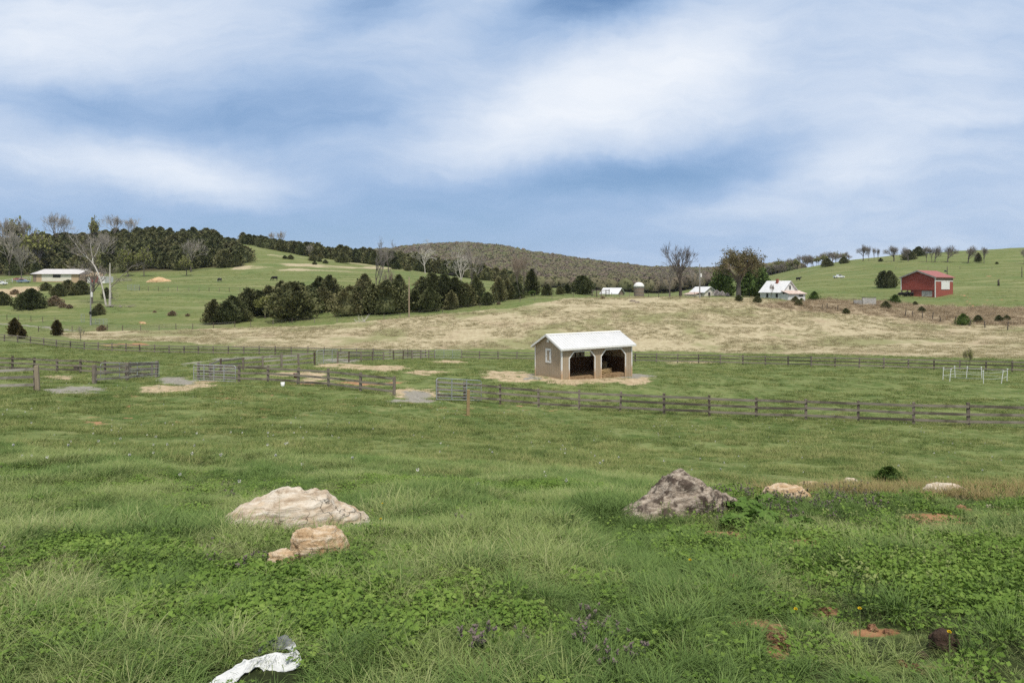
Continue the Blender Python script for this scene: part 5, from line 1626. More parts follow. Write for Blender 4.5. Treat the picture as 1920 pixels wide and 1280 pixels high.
# ------------------------------------------------------------------ the run-in shelter
def shelter():
    A_ = at(1053, 711)
    L, Wd, HH, RG = 8.2, 3.72, 2.66, 3.62
    o = empty('run_in_shelter', A_, 'tan two bay livestock shelter with white metal roof in the paddock', 'shelter', rz=math.radians(34.8))
    base = -.35
    o1, o2, oh, ch = (.098 * L + .06, .454 * L - .06), (.539 * L + .06, .902 * L - .06), 2.20, .52
    arch = lambda a, b: [(a, base), (a, oh - ch), (a + ch, oh), (b - ch, oh), (b, oh - ch), (b, base)]
    MB().prism([(0, base), *arch(*o1), *arch(*o2), (L, base), (L, HH), (0, HH)], 0, .09).build('front_wall', SIDING, o)
    g_out = [(.09, base), (Wd - .09, base), (Wd - .09, HH), (Wd / 2, RG - .12), (.09, HH)]
    side_prism(MB(), g_out, 0.0, .09).build('end_wall', SIDINGY, o)
    side_prism(MB(), g_out, L - .09, L).build('end_wall', SIDINGY, o)
    w0, w1, z0, z1 = 5.65, 6.45, 1.30, 1.98
    bw = MB()
    for lo, hi in (((0, base), (w0, HH)), ((w1, base), (L, HH)), ((w0, base), (w1, z0)), ((w0, z1), (w1, HH))):
        bw.box((lo[0], Wd - .09, lo[1]), (hi[0], Wd, hi[1]))
    bw.build('back_wall', SIDING, o)
    MB().prism([(w0 - .09, z0 - .09), (w1 + .09, z0 - .09), (w1 + .09, z1 + .09), (w0 - .09, z1 + .09), (w0 - .09, z0), (w0, z0), (w0, z1), (w1, z1), (w1, z0), (w0 - .09, z0 - .001)], Wd - .125, Wd - .092).build('window_frame', TRIM, o)
    # inside: kick planks, pale panels between studs, rafters in the dark
    kp = MB()
    for k in range(6):
        z = .0 + k * .215
        kp.box((.12, Wd - .16, z), (L - .12, Wd - .128, z + .205))
    kp.build('kick_plank', KICK, o)
    ke = MB()
    for k in range(6):
        z = .0 + k * .215
        ke.box((L - .16, .1, z), (L - .128, Wd - .17, z + .205)).box((.128, .1, z), (.16, Wd - .17, z + .205))
    ke.build('end_kick_plank', KICK, o)
    PAN = rough_mat('inner_panel', (.46, .42, .35), (.55, .50, .42), 3, .85, .1)
    pn = MB()
    for k in range(5):
        pn.box((2.75 + k * .6, Wd - .105, 1.31), (3.24 + k * .6, Wd - .094, 2.3))
    pn.build('inner_panel', PAN, o)
    for k in range(14):
        x = .25 + k * .6
        if w0 - .15 < x < w1 + .15:
            continue
        MB().box((x, Wd - .19, 1.3), (x + .09, Wd - .092, HH)).build('stud', KICK, o)
    MB().box((.1, .1, -.5), (L - .1, Wd - .1, .015)).build('dirt_floor', rough_mat('litter_floor', (.20, .13, .07), (.34, .24, .14), 5, .95, .05, .6, .04), o)
    # roof
    ov, og, th = .28, .26, .05
    slope = (RG - HH) / (Wd / 2)
    ye, ze = -ov, HH - ov * slope
    rf = MB()
    for s in (0, 1):
        pts = [(ye, ze), (Wd / 2, RG), (Wd / 2, RG + th), (ye, ze + th)]
        if s:
            pts = [(Wd - y, z) for y, z in pts]
        side_prism(rf, pts, -og, L + og)
    r_ = rf.build('roof', ROOFW, o)
    rb = MB()
    n = int((L + 2 * og) / .305)
    for k in range(n + 1):
        x = -og + .02 + k * (L + 2 * og - .04) / n
        for s in (0, 1):
            pts = [(ye + .01, ze + th), (Wd / 2 - .02, RG + th), (Wd / 2 - .02, RG + th + .022), (ye + .01, ze + th + .022)]
            if s:
                pts = [(Wd - y, z) for y, z in pts]
            side_prism(rb, pts, x - .016, x + .016)
    rb.build('rib', ROOFW, r_)
    cp = MB()
    for s in (-1, 1):
        side_prism(cp, [(Wd / 2, RG + th + .045), (Wd / 2 + s * .16, RG + th + .045 - .16 * slope), (Wd / 2 + s * .16, RG + th + .028 - .16 * slope), (Wd / 2, RG + th + .026)], -og - .02, L + og + .02)
    cp.build('ridge_cap', WHITEP, r_)
    for s in (0, 1):
        y = ye - .026 if not s else Wd + ov + .001
        MB().box((-og, y, ze - .10), (L + og, y + .025, ze + th - .003)).build('fascia', WHITEP, o)
        x = -og - .026 if not s else L + og + .001
        bg_ = MB()
        side_prism(bg_, [(ye, ze - .11), (Wd / 2, RG - .11), (Wd / 2, RG + th - .003), (ye, ze + th - .003)], x, x + .025)
        side_prism(bg_, [(Wd - ye, ze - .11), (Wd / 2, RG - .11), (Wd / 2, RG + th - .003), (Wd - ye, ze + th - .003)], x, x + .025)
        bg_.build('barge_board', WHITEP, o)
    # soffit boards
    for x, y in ((-.022, -.022), (L - .09, -.022), (-.022, Wd - .088), (L - .09, Wd - .088)):
        MB().box((x, y, base), (x + .112, y + .112, HH - .03)).build('corner_board', TRIM, o)
    t = .10
    for a, b in (o1, o2):
        q = math.tan(math.radians(22.5)) * t
        out = [(a - t, base), (a - t, oh - ch + q), (a + ch - q, oh + t), (b - ch + q, oh + t), (b + t, oh - ch + q), (b + t, base), (b, base), (b, oh - ch), (b - ch, oh), (a + ch, oh), (a, oh - ch), (a, base)]
        MB().prism(out, -.03, -.002).build('door_trim', TRIM, o)
    # end window with closed shutter
    ws = empty_part('window', o)
    y0, y1, a0, a1 = 1.40, 2.18, 1.24, 2.46
    fr = MB()
    side_prism(fr, [(y0, a0), (y1, a0), (y1, a0 + .17), (y0, a0 + .17)], -.035, -.002)
    side_prism(fr, [(y0, a1 - .17), (y1, a1 - .17), (y1, a1), (y0, a1)], -.035, -.002)
    side_prism(fr, [(y0, a0 + .17), (y0 + .24, a0 + .17), (y0 + .24, a1 - .17), (y0, a1 - .17)], -.035, -.002)
    side_prism(fr, [(y1 - .22, a0 + .17), (y1, a0 + .17), (y1, a1 - .17), (y1 - .22, a1 - .17)], -.035, -.002)
    fr.build('frame', WHITEP, ws)
    side_prism(MB(), [(y0 + .24, a0 + .17), (y1 - .22, a0 + .17), (y1 - .22, a1 - .17), (y0 + .24, a1 - .17)], -.018, -.002).build('shutter', SIDINGY, ws)
    for z in (a0 + .16, a1 - .24):
        side_prism(MB(), [(y0 + .1, z), (y0 + .2, z), (y0 + .2, z + .08), (y0 + .1, z + .08)], -.048, -.037).build('hinge', DARKG, ws)
    side_prism(MB(), [(y1 - .14, 1.75), (y1 - .11, 1.75), (y1 - .11, 1.83), (y1 - .14, 1.83)], -.048, -.037).build('latch', DARKG, ws)
    side_prism(MB(), [(Wd / 2 - .14, 3.0), (Wd / 2 + .14, 3.0), (Wd / 2 + .14, 3.22), (Wd / 2 - .14, 3.22)], -.03, -.002).build('gable_vent', WHITEP, o)
    # rubber strip at the far corner
    MB().box((L + .002, .15, .3), (L + .03, .23, 1.45)).build('hanging_strap', DARKG, o)
    # hay
    M = Matrix.Translation(A_) @ Matrix.Rotation(math.radians(34.8), 4, 'Z')
    for (x, y, z, rz, sx, sz), lb in zip(((5.25, .60, .0, .1, 1.05, .42), (6.1, 1.0, .0, .5, .95, .44), (6.75, 2.6, .0, -.2, 1.1, .85)),
                                         ('hay bale lying at the mouth of the right bay of the shelter', 'broken hay bale behind the front one in the right bay', 'large dark bale pile against the back of the right bay')):
        R = random.Random(x)
        bm = bpy.data.meshes.new('hay_bale')
        mb = MB()
        nx, ny, nz = 8, 5, 4
        # lumpy block as a closed grid
        import bmesh
        b = bmesh.new()
        bmesh.ops.create_cube(b, size=1.0)
        bmesh.ops.subdivide_edges(b, edges=b.edges[:], cuts=5, use_grid_fill=True)
        for v in b.verts:
            v.co = Vector((v.co.x * sx, v.co.y * .55, (v.co.z + .5) * sz)) + Vector((R.gauss(0, .022), R.gauss(0, .022), R.gauss(0, .018)))
        b.to_mesh(bm)
        b.free()
        bm.materials.append(STRAWBALE)
        q = bpy.data.objects.new('hay_bale', bm)
        COL.objects.link(q)
        q.location = M @ Vector((x, y, z))
        q.rotation_euler = (0, 0, math.radians(34.8) + rz)
        thing(q, lb, 'hay bale')


def empty_part(name, parent):
    o = bpy.data.objects.new(name, None)
    COL.objects.link(o)
    o.parent = parent
    return o


# ------------------------------------------------------------------ far buildings
def windows(o, rects, mat=None, frame=None, axis='y', off=0.0, out=-1):
    """rects on a wall plane: (a0, a1, z0, z1); axis 'y': wall in x,z at y=off; 'x': wall in y,z at x=off"""
    for a0, a1, z0, z1 in rects:
        d0, d1 = sorted((off + out * .03, off + out * .06))
        f0, f1 = sorted((off + out * .002, off + out * .03))
        p, f = MB(), MB()
        t = .12
        if axis == 'y':
            f.box((a0 - t, f0, z0 - t), (a1 + t, f1, z1 + t))
            p.box((a0, d0, z0), (a1, d1, z1))
        else:
            f.box((f0, a0 - t, z0 - t), (f1, a1 + t, z1 + t))
            p.box((d0, a0, z0), (d1, a1, z1))
        w = f.build('window', frame or WHITEP, o)
        p.build('pane', mat or DARKG, w)


def buildings():
    # red bank barn
    b = at(1721, 556, 170)
    o = empty('red_barn', b + Vector((0, 0, -.2)), 'red bank barn with white sliding door and red metal roof on the right hillside', 'barn', rz=math.radians(-53))
    s = b.y / 1280
    Wb, Lb = 51 * s / .86, 14.5
    hw = Wb / 2
    f0, ev, rg = 2.4, 6.7, 8.9
    MB().prism([(-hw, f0), (hw, f0), (hw, ev), (0, rg), (-hw, ev)], 0, .25).build('gable_wall', REDB, o)
    MB().prism([(-hw, -1), (hw, -1), (hw, ev), (0, rg), (-hw, ev)], Lb - .25, Lb).build('gable_wall', REDB, o)
    MB().prism([(-hw * .45, -1.2), (hw - .02, -1.2), (hw - .02, f0), (-hw * .45, f0)], .35, .6).build('ground_floor_wall', REDS, o)
    MB().box((hw * .2, .31, .2), (hw * .8, .345, 2.1)).build('stone_panel', CONC, o)
    MB().box((hw - .25, .25, -1), (hw, Lb - .25, ev)).build('side_wall', REDS, o)
    MB().box((-hw, .25, f0), (-hw + .25, Lb - .25, ev)).build('side_wall', REDS, o)
    MB().box((-hw * .45, .7, -1.2), (-hw * .43, Lb - .3, f0)).build('inner_wall', DARKP, o)
    MB().box((-hw + .25, .25, f0 - .12), (hw - .25, Lb - .25, f0 - .02)).build('loft_floor', DARKP, o)
    for x in (-hw + .15, -hw * .62):
        MB().beam((x, .15, -1.2), (x, .15, f0), .28, .28, (0, 1, 0)).build('stilt', DARKP, o)
    rf = MB()
    sl = (rg - ev) / hw
    for sg in (-1, 1):
        rf.prism([(sg * (hw + .5), ev - .5 * sl + .05), (0, rg + .05), (0, rg + .25), (sg * (hw + .5), ev - .5 * sl + .25)], -.6, Lb + .6)
    rf.build('roof', REDR, o)
    for sg in (-1, 1):
        MB().prism([(sg * (hw + .5), ev - .5 * sl - .25), (0, rg - .25), (0, rg + .22), (sg * (hw + .5), ev - .5 * sl + .22)], -.66, -.602).build('barge_board', STEELP, o)
    for x in (-hw, hw):
        MB().box((x - .14, -.06, f0 if x < 0 else -.8), (x + .14, -.003, ev - .2)).build('corner_board', WHITEP, o)
    MB().box((hw + .003, -.05, -.8), (hw + .06, .3, ev - .3)).build('corner_board', WHITEP, o)
    MB().box((hw + .003, .3, ev - 1.4), (hw + .05, Lb, ev - 1.1)).build('door_track', WHITEP, o)
    MB().box((hw + .055, 4.6, 2.6), (hw + .13, 11.4, ev - 1.45)).build('sliding_door', WHITEP, o)
    MB().box((hw + .003, .3, ev - 1.08), (hw + .04, Lb, ev - .05)).build('eave_board', BROWNB, o)
    # barn yard pole
    pole('dark yard pole with a lamp arm in front of the red barn', at(1776, 548, 170), topz, 500, DARKP, lamp=True)
    # white farmhouse
    b = on(1481, 178)
    o = empty('farmhouse', b + Vector((0, 0, -.4)), 'white farmhouse with pale metal roof and brick chimney behind the brambles', 'house', rz=math.radians(36))
    hw, Lh = 3.5, 6.4
    zt = topz(527, 178) - o.location.z
    ev, rg = zt - 2.75, zt
    MB().prism([(-hw, -.5), (hw, -.5), (hw, ev), (0, rg - .1), (-hw, ev)], 0, Lh).build('wall', WHITEP, o)
    rf = MB()
    sl = (rg - ev) / hw
    for sg in (-1, 1):
        k = .4
        rf.prism([(sg * (hw + k), ev - k * sl), (0, rg), (0, rg + .12), (sg * (hw + k), ev - k * sl + .12)], -.35, Lh + .35)
    r_ = rf.build('roof', ROOFH, o)
    MB().box((-1.0, Lh * .45, rg - 1.0), (-.45, Lh * .45 + .55, rg + .6)).build('chimney', BRICK, r_)
    MB().prism([(-hw - .3, ev - .55), (hw + .5, ev - .55), (hw + .5, -.5), (-hw - .3, -.5)], -1.9, -.003).build('porch_wall', WHITEP, o)
    lr = MB()
    side_prism(lr, [(-2.3, ev - .60), (-.003, ev + .20), (-.003, ev + .32), (-2.3, ev - .48)], -hw - .6, hw + .8)
    lr.build('porch_roof', RUST, o)
    windows(o, [(-.35, .35, ev + .6, ev + 1.6)], off=0)
    windows(o, [(.9, 2.9, ev - 1.25, ev - .8), ], off=-1.9)
    windows(o, [(1.2, 1.8, ev - 1.5, ev - .5), (4.0, 4.6, ev - 1.5, ev - .5)], axis='x', off=-hw)
    # white outbuilding by the pole
    b = on(1331, 176)
    o = empty('outbuilding', b + Vector((0, 0, -.3)), 'small cream outbuilding with a pale roof between the pole and the budding tree', 'outbuilding', rz=math.radians(28))
    zt = topz(538, 176) - o.location.z
    MB().prism([(-1.9, -.5), (1.9, -.5), (1.9, zt - 1.3), (0, zt - .05), (-1.9, zt - 1.3)], 0, 5).build('wall', CREAM, o)
    rf = MB()
    for sg in (-1, 1):
        rf.prism([(sg * 2.3, zt - 1.5), (0, zt), (0, zt + .1), (sg * 2.3, zt - 1.4)], -.4, 5.3)
    rf.build('roof', ROOFH, o)
    windows(o, [(-.6, .1, .2, 1.3)], off=0)
    windows(o, [(1.0, 1.8, .2, 1.3), (2.6, 3.3, .2, 1.3)], axis='x', off=-1.9)
    lt = MB().box((-4.4, 1, -.5), (-1.903, 4.6, zt - 1.9)).build('lean_to', CREAM, o)
    MB().prism([(-4.7, zt - 1.95), (-1.903, zt - 1.35), (-1.903, zt - 1.25), (-4.7, zt - 1.85)], .7, 4.9).build('lean_to_roof', RUST, lt)
    # white blossoming shrubs beside it
    for px, yt, l in ((1344, 544, 'white blossoming shrub against the cream outbuilding'), (1354, 546, 'second white blossoming shrub between outbuilding and budding tree'), (1364, 549, 'lowest white blossoming shrub beside the budding tree')):
        p = on(px, 174)
        h = topz(yt, 174) - p.z
        q = empty('blossom_shrub', p, l, 'shrub')
        link_mesh('blossom', BLO, q, sc=(h * .8, h * .8, h))
        link_mesh('trunk', CTRUNK, q, sc=h * .6)
    # silo and a barn roof beyond the ridge
    b = on(1198, 250)
    o = empty('silo', b + Vector((0, 0, -.3)), 'round silo with a white dome rising behind the ridge', 'silo')
    zt = topz(529, 250) - o.location.z
    r = 9.4 * 250 / 1280
    t = MB()
    t.tube([(0, 0, -1), (0, 0, zt - r * .95)], r, 24)
    sb = t.build('wall', BROWNB, o)
    for k in range(4):
        MB().tube([(0, 0, zt - r * .95 - 1.2 * k - .5), (0, 0, zt - r * .95 - 1.2 * k - .35)], r + .05, 24).build('hoop', STEELP, sb)
    d = MB()
    d.tube([(0, 0, zt - r * .95 + .002 + r * .95 * math.sin(a)) for a in np.linspace(0, 1.5, 9)], [(r + .15) * math.cos(a) for a in np.linspace(0, 1.5, 9)], 24)
    d.build('dome', WHITEP, o, True)
    b = on(1164, 235)
    o = empty('hay_barn', b + Vector((0, 0, -.3)), 'low barn of which only the pale metal roof shows over the ridge', 'barn', rz=math.radians(62))
    zt = topz(540, 235) - o.location.z
    MB().prism([(-3.6, -1), (3.6, -1), (3.6, zt - 1.9), (0, zt - .1), (-3.6, zt - 1.9)], 0, 6).build('wall', BROWNB, o)
    rf = MB()
    for sg in (-1, 1):
        rf.prism([(sg * 4.0, zt - 2.1), (0, zt), (0, zt + .1), (sg * 4.0, zt - 2.0)], -.4, 6.4)
    rf.build('roof', ROOFH, o)
    # ruined concrete wall
    a, b = at(1601, 571, 120), at(1643, 573, 120)
    o = empty('ruined_wall', a, 'broken pale concrete wall with a dark cap in the weeds below the barn', 'wall', rz=math.atan2(b.y - a.y, b.x - a.x))
    kind(o, 'thing')
    Lw = (b - a).length
    MB().box((0, 0, -.5), (Lw * .36, .25, 1.15)).build('grey_section', STEELP, o)
    MB().prism([(Lw * .40, -.5), (Lw, -.5), (Lw, 1.75), (Lw * .8, 1.6), (Lw * .40, 1.75)], .1, .35).build('pale_section', CONC, o)
    MB().box((Lw * .38, .05, 1.76), (Lw, .4, 1.88)).build('cap', DARKP, o)
    # low house on the left
    a = at(62, 528.5, 150)
    s = a.y / 1280
    Wd = 82 * s
    o = empty('low_house', a + Vector((0, 0, -.2)), 'low house with cream and tan brick walls and a pale roof below the left wood', 'house', rz=math.radians(4))
    ev, rg, dp = 16 * s, 25.5 * s, 8.0
    MB().box((0, 0, -1), (Wd, dp, ev)).build('wall', TANB, o)
    MB().box((Wd * .19, -.06, .5), (Wd * .84, -.003, ev - .1)).build('cream_panel', CREAM, o)
    MB().box((-.03, -.05, -1), (Wd * .07, -.004, ev - .1)).build('brown_panel', BROWNB, o)
    MB().box((Wd * 1.002, -.05, -1), (Wd * 1.14, dp * .5, ev - .1)).build('side_room', BROWNB, o)
    windows(o, [(Wd * .44, Wd * .60, ev * .58, ev * .90)], off=-.06, frame=BROWNB)
    rf = MB()
    x0, x1, k = -.9, Wd * 1.14, 14 * s
    P_ = [(x0, -.8, ev - .1), (x1 - 2, -.8, ev - .1), (x1, dp + .8, ev - .1), (x0, dp + .8, ev - .1), (x0 + k, dp / 2, rg), (x1 - .2, dp / 2, rg)]
    rf.add(P_, [(0, 1, 5, 4), (2, 3, 4, 5), (3, 0, 4), (1, 2, 5), (3, 2, 1, 0)])
    rf.build('roof', ROOFG, o)
    # garage end, set back
    gx = Wd * 1.16
    gz = 17 * s
    MB().box((gx, 1.0, -1), (gx + 32 * s, dp, gz - 1.2)).build('garage', WHITEP, o)
    MB().prism([(gx - 1, gz - 1.3), (gx + 9 * s, gz + .6), (gx + 17 * s, gz - 1.3)], .7, dp).build('garage_gable', TANB, o)
    MB().box((gx + 6 * s, .93, -.2), (gx + 20 * s, .997, gz - 1.3)).build('door', REDD, o)
    # utility poles
    pole('grey utility pole with a transformer can beside the tube gate', at(170, 609.5, 80), topz, 525, STEELP, can=True, arms=1)
    pole('slim tan utility pole in front of the evergreen belt', at(767, 594.5, 80), topz, 519, TANP)
    pole('grey utility pole with a transformer on the ridge right of the large bare tree', at(1312, 558.5, 100), topz, 496, STEELP, can=True)
    pole('dark weathered pole at the right edge of the hillside', on(1916, 300), topz, 500, DARKP)
    P1, P2, P3 = at(170, 609.5, 80), at(767, 594.5, 80), at(1312, 558.5, 100)
    z1, z2, z3 = topz(528, P1.y), topz(521, P2.y), topz(500, P3.y)
    for n_, (a, za, b, zb) in enumerate(((P1, z1, P2, z2), (P2, z2, P3, z3))):
        A0, B0 = Vector((a.x, a.y, za)), Vector((b.x, b.y, zb))
        pts = []
        for k in range(25):
            f = k / 24
            pts.append(A0.lerp(B0, f) - Vector((0, 0, 4 * f * (1 - f) * 3.2)) - A0)
        q = MB().tube(pts, .011, 3, cap=False).build('power_line', CABLE, None, loc=A0)
        thing(q, ('thin power line sagging from the left pole to the tan pole', 'thin power line sagging from the tan pole to the ridge pole')[n_], 'cable')


def pole(label, b, tz, ytop, mat, can=False, arms=0, lamp=False):
    h = tz(ytop, b.y) - b.z
    o = empty('utility_pole', b, label, 'pole')
    MB().tube([(0, 0, -.5), (0, 0, h * .5), (0, 0, h)], [.17, .145, .11], 10).build('shaft', mat, o)
    if can:
        MB().tube([(.30, -.1, h * .62), (.30, -.1, h * .625), (.30, -.1, h * .72), (.30, -.1, h * .725)], [.12, .22, .22, .12], 12).tube([(.3, -.1, h * .725), (.3, -.1, h * .75)], .05, 6).build('transformer', WHITEP, o)
        MB().box((-.02, -.04, h * .66), (.30, .04, h * .68)).build('bracket', DARKG, o)
    MB().tube([(0, 0, h), (0, 0, h + .18)], [.05, .035], 7).build('insulator', DARKG, o)
    if arms:
        MB().box((-.06, -.9, h * .93), (.06, .9, h * .945)).build('crossarm', mat, o)
        MB().box((-.24, -.12, h * .24), (.24, -.171, h * .30)).build('meter_box', DARKG, o)
    if lamp:
        a = MB().tube([(0, 0, h * .80), (-.9, -.2, h * .84)], .045, 6).build('lamp_arm', DARKG, o)
        MB().tube([(-.8, -.2, h * .80), (-.8, -.2, h * .85), (-.8, -.2, h * .86)], [.42, .34, .1], 10).build('lamp_head', DARKG, a)


BLO = cedar_mesh('blossom', 370, 'bush', 900, leaf_mat('white_blossom', [(.45, .38, .36), (.62, .56, .54), (.72, .68, .66)], .2, .5, .5, .8, .1), .13)


# ------------------------------------------------------------------ animals and vehicles
def remeshed(name, mb, voxel, mat, smooth_it=6):
    o = mb.build(name, mat, link=False)
    COL.objects.link(o)
    rm = o.modifiers.new('r', 'REMESH')
    rm.mode, rm.voxel_size, rm.use_smooth_shade = 'VOXEL', voxel, True
    sm = o.modifiers.new('s', 'SMOOTH')
    sm.iterations, sm.factor = smooth_it, .5
    dg = bpy.context.evaluated_depsgraph_get()
    me = bpy.data.meshes.new_from_object(o.evaluated_get(dg))
    bpy.data.objects.remove(o)
    me.materials.clear()
    me.materials.append(mat)
    return me


def cow_mesh(graze, mat, seed):
    mb = MB()
    mb.tube([(-.86, 0, 1.02), (-.80, 0, 1.03), (-.45, 0, 1.0), (0, 0, .95), (.42, 0, .97), (.68, 0, 1.0), (.82, 0, 1.02)], [.12, .27, .34, .39, .38, .33, .15], 14)
    if graze:
        neck, head = [(.66, 0, 1.08), (.95, 0, .86), (1.12, 0, .52)], [(1.08, 0, .58), (1.20, 0, .36), (1.34, 0, .12)]
    else:
        neck, head = [(.62, 0, 1.1), (.92, 0, 1.26), (1.12, 0, 1.36)], [(1.05, 0, 1.40), (1.28, 0, 1.30), (1.55, 0, 1.12)]
    mb.tube(neck, [.27, .21, .15], 10)
    mb.tube(head, [.14, .14, .09], 10)
    e = Vector(head[0])
    for s in (-1, 1):
        mb.tube([e + Vector((0, s * .08, .06)), e + Vector((-.04, s * .28, .08))], [.055, .04], 6)
        mb.tube([(.52, s * .19, .95), (.55, s * .19, .62), (.52, s * .19, .42), (.54, s * .19, .03)], [.17, .10, .075, .06], 8)
        mb.tube([(-.68, s * .19, 1.0), (-.58, s * .20, .66), (-.76, s * .20, .44), (-.70, s * .20, .03)], [.22, .14, .075, .06], 8)
    mb.tube([(-.84, 0, 1.2), (-.98, 0, .95), (-.97, 0, .45)], [.045, .035, .05], 6)
    mb.tube([(-.2, 0, .62), (-.34, 0, .56)], [.1, .1], 8)
    return remeshed('cow', mb, .035, mat)


def animals():
    blk = rough_mat('black_hide', (.010, .009, .009), (.022, .019, .018), 3, .7, .2)
    m, g = new_mat('pied_hide')
    co = g.n('ShaderNodeTexCoord', 'Object')
    n = g.noise(co, 1.6, 2, .5)
    finish(g, g.mix(g.remap(n, .53, .57), (.014, .013, .012), (.70, .67, .62)), .7, .2)
    cg, cs, cp_ = cow_mesh(True, blk, 1), cow_mesh(False, blk, 2), cow_mesh(True, m, 3)
    for me, px, py, rz, sc, l in ((cp_, 412, 528.5, 2.6, 1.15, 'black and white cow grazing alone on the left pasture'), (cg, 515, 526, 3.1, 1.3, 'black cow grazing right of the black and white one on the left pasture'),
                                  (cs, 846, 519.5, .1, 1.3, 'black cow on the pasture seen over the evergreen belt'), (cs, 1497, 526.5, .2, 1.2, 'black cow standing on the green slope above the farmhouse'),
                                  (cg, 1691, 556.5, 3.0, 1.15, 'leftmost black cow of the group under the red barn'), (cs, 1697, 556.5, .3, 1.15, 'black cow, second from the left under the red barn'), (cg, 1703, 556, .1, 1.15, 'black cow, third from the left under the red barn'),
                                  (cs, 1707, 555.5, 2.9, 1.1, 'black cow at the stilts of the red barn'), (cg, 1723, 554, .2, 1.2, 'black cow alone against the red lower wall of the barn')):
        p = at(px, py, 150)
        q = link_mesh('cow', me, None, p, rz, sc * (1.0 if p.y < 330 else 1.15))
        thing(q, l, 'cow')


def car(label, p, rz, paint, pickup=False, name='parked_car'):
    o = empty(name, p, label, 'pickup' if pickup else 'car', rz=rz)
    if pickup:
        prof = [(-2.7, .45), (2.6, .45), (2.65, .8), (2.5, 1.02), (1.25, 1.12), (.65, 1.75), (-.75, 1.78), (-.85, 1.12), (-2.7, 1.12)]
        win = [(1.05, 1.16), (.6, 1.66), (-.65, 1.68), (-.72, 1.16)]
        wx, wr = (-1.75, 1.75), .38
    else:
        prof = [(-2.25, .35), (2.2, .35), (2.28, .62), (2.1, .85), (1.0, .98), (.3, 1.42), (-.9, 1.45), (-1.75, 1.02), (-2.25, .95)]
        win = [(.82, 1.0), (.27, 1.34), (-.85, 1.37), (-1.45, 1.02)]
        wx, wr = (-1.4, 1.4), .32
    MB().prism(prof, -.85, .85).build('body', paint, o)
    for s in (-1, 1):
        y0, y1 = sorted((s * .852, s * .87))
        MB().prism(win, y0, y1).build('side_window', DARKG, o)
        for x in wx:
            t = MB().tube([(x, s * .70, wr), (x, s * .89, wr)], wr, 14).build('wheel', CABLE, o)
            MB().tube([(x, s * .891, wr), (x, s * .90, wr)], wr * .55, 10).build('rim', GALV, t)
    a, b = (win[0], win[1])
    MB().add([(a[0] + .14, -.7, a[1] - .02), (a[0] + .14, .7, a[1] - .02), (b[0] + .12, .62, b[1] + .05), (b[0] + .12, -.62, b[1] + .05)], [(0, 1, 2, 3)]).build('windscreen', DARKG, o)
    for s in (-.6, .6):
        x = prof[2][0]
        MB().box((x - .12, s - .14, prof[2][1] - .02), (x + .01, s + .14, prof[2][1] + .14)).build('headlight', WHITEPL, o)
    return o


def vehicles():
    blue = rough_mat('blue_car_paint', (.19, .25, .34), (.23, .29, .38), 2, .3, .5, .0)
    red = rough_mat('red_car_paint', (.28, .03, .025), (.32, .04, .03), 2, .3, .5, .0)
    wht = rough_mat('white_car_paint', (.72, .73, .74), (.78, .78, .79), 2, .3, .5, .0)
    car('grey blue car parked beside the low house', at(44, 530, 150), .05, blue)
    car('red car mostly hidden behind the grey blue one', at(37, 526.5, 150), .1, red)
    car('white car cut by the left edge, on the drive by the pipe fence', at(1, 534, 120), .2, wht)
    car('white pickup parked out on the green right hillside', at(1573, 521.5, 200), .15, wht, True, 'pickup_truck')
# ------------------------------------------------------------------ rocks and small things in the grass
def rock_mat(name, cols, stain, scale=3.0, tilt=20, crack=.5, rough=.9, lim=(.54, .68)):
    m, g = new_mat(name)
    co = g.n('ShaderNodeTexCoord', 'Object')
    mp = g.n('ShaderNodeMapping', Vector=co, Rotation=(.3, math.radians(tilt), .2), Scale=(1.0, 1.6, 5.0))
    n = g.noise(mp, scale, 7, .68, .6)
    n2 = g.noise(co, scale * .8, 5, .6)
    n3 = g.noise(co, scale * 9, 5, .7)
    col = g.ramp(g.remap(n, .28, .72), [(0, cols[0]), (.45, cols[1]), (1, cols[2])])
    col = g.mix(g.remap(n2, *lim), col, stain)
    col = g.mix(g.math('MULTIPLY', g.remap(n3, .52, .72), .45), col, tuple(v * .55 for v in cols[0]))
    wv = g.n('ShaderNodeVectorMath', props=dict(operation='MULTIPLY_ADD'), i0=g.noise(co, 6, 3, out=1), i1=(.25, .25, .25), i2=co)
    vo = g.n('ShaderNodeTexVoronoi', 'Distance', props=dict(feature='DISTANCE_TO_EDGE'), Vector=wv, Scale=scale * 1.1)
    ck = g.math('MULTIPLY', g.remap(vo, .022, .004), g.remap(g.noise(co, 2.2), .48, .60))
    col = g.mix(g.math('MULTIPLY', ck, crack), col, (.06, .045, .03))
    h = g.math('ADD', g.math('MULTIPLY', n, 1.0), g.math('MULTIPLY', n3, .35))
    h = g.math('SUBTRACT', h, g.math('MULTIPLY', ck, .8))
    finish(g, col, rough, .15, bump=h, bstr=.9, bdist=.03)
    return m


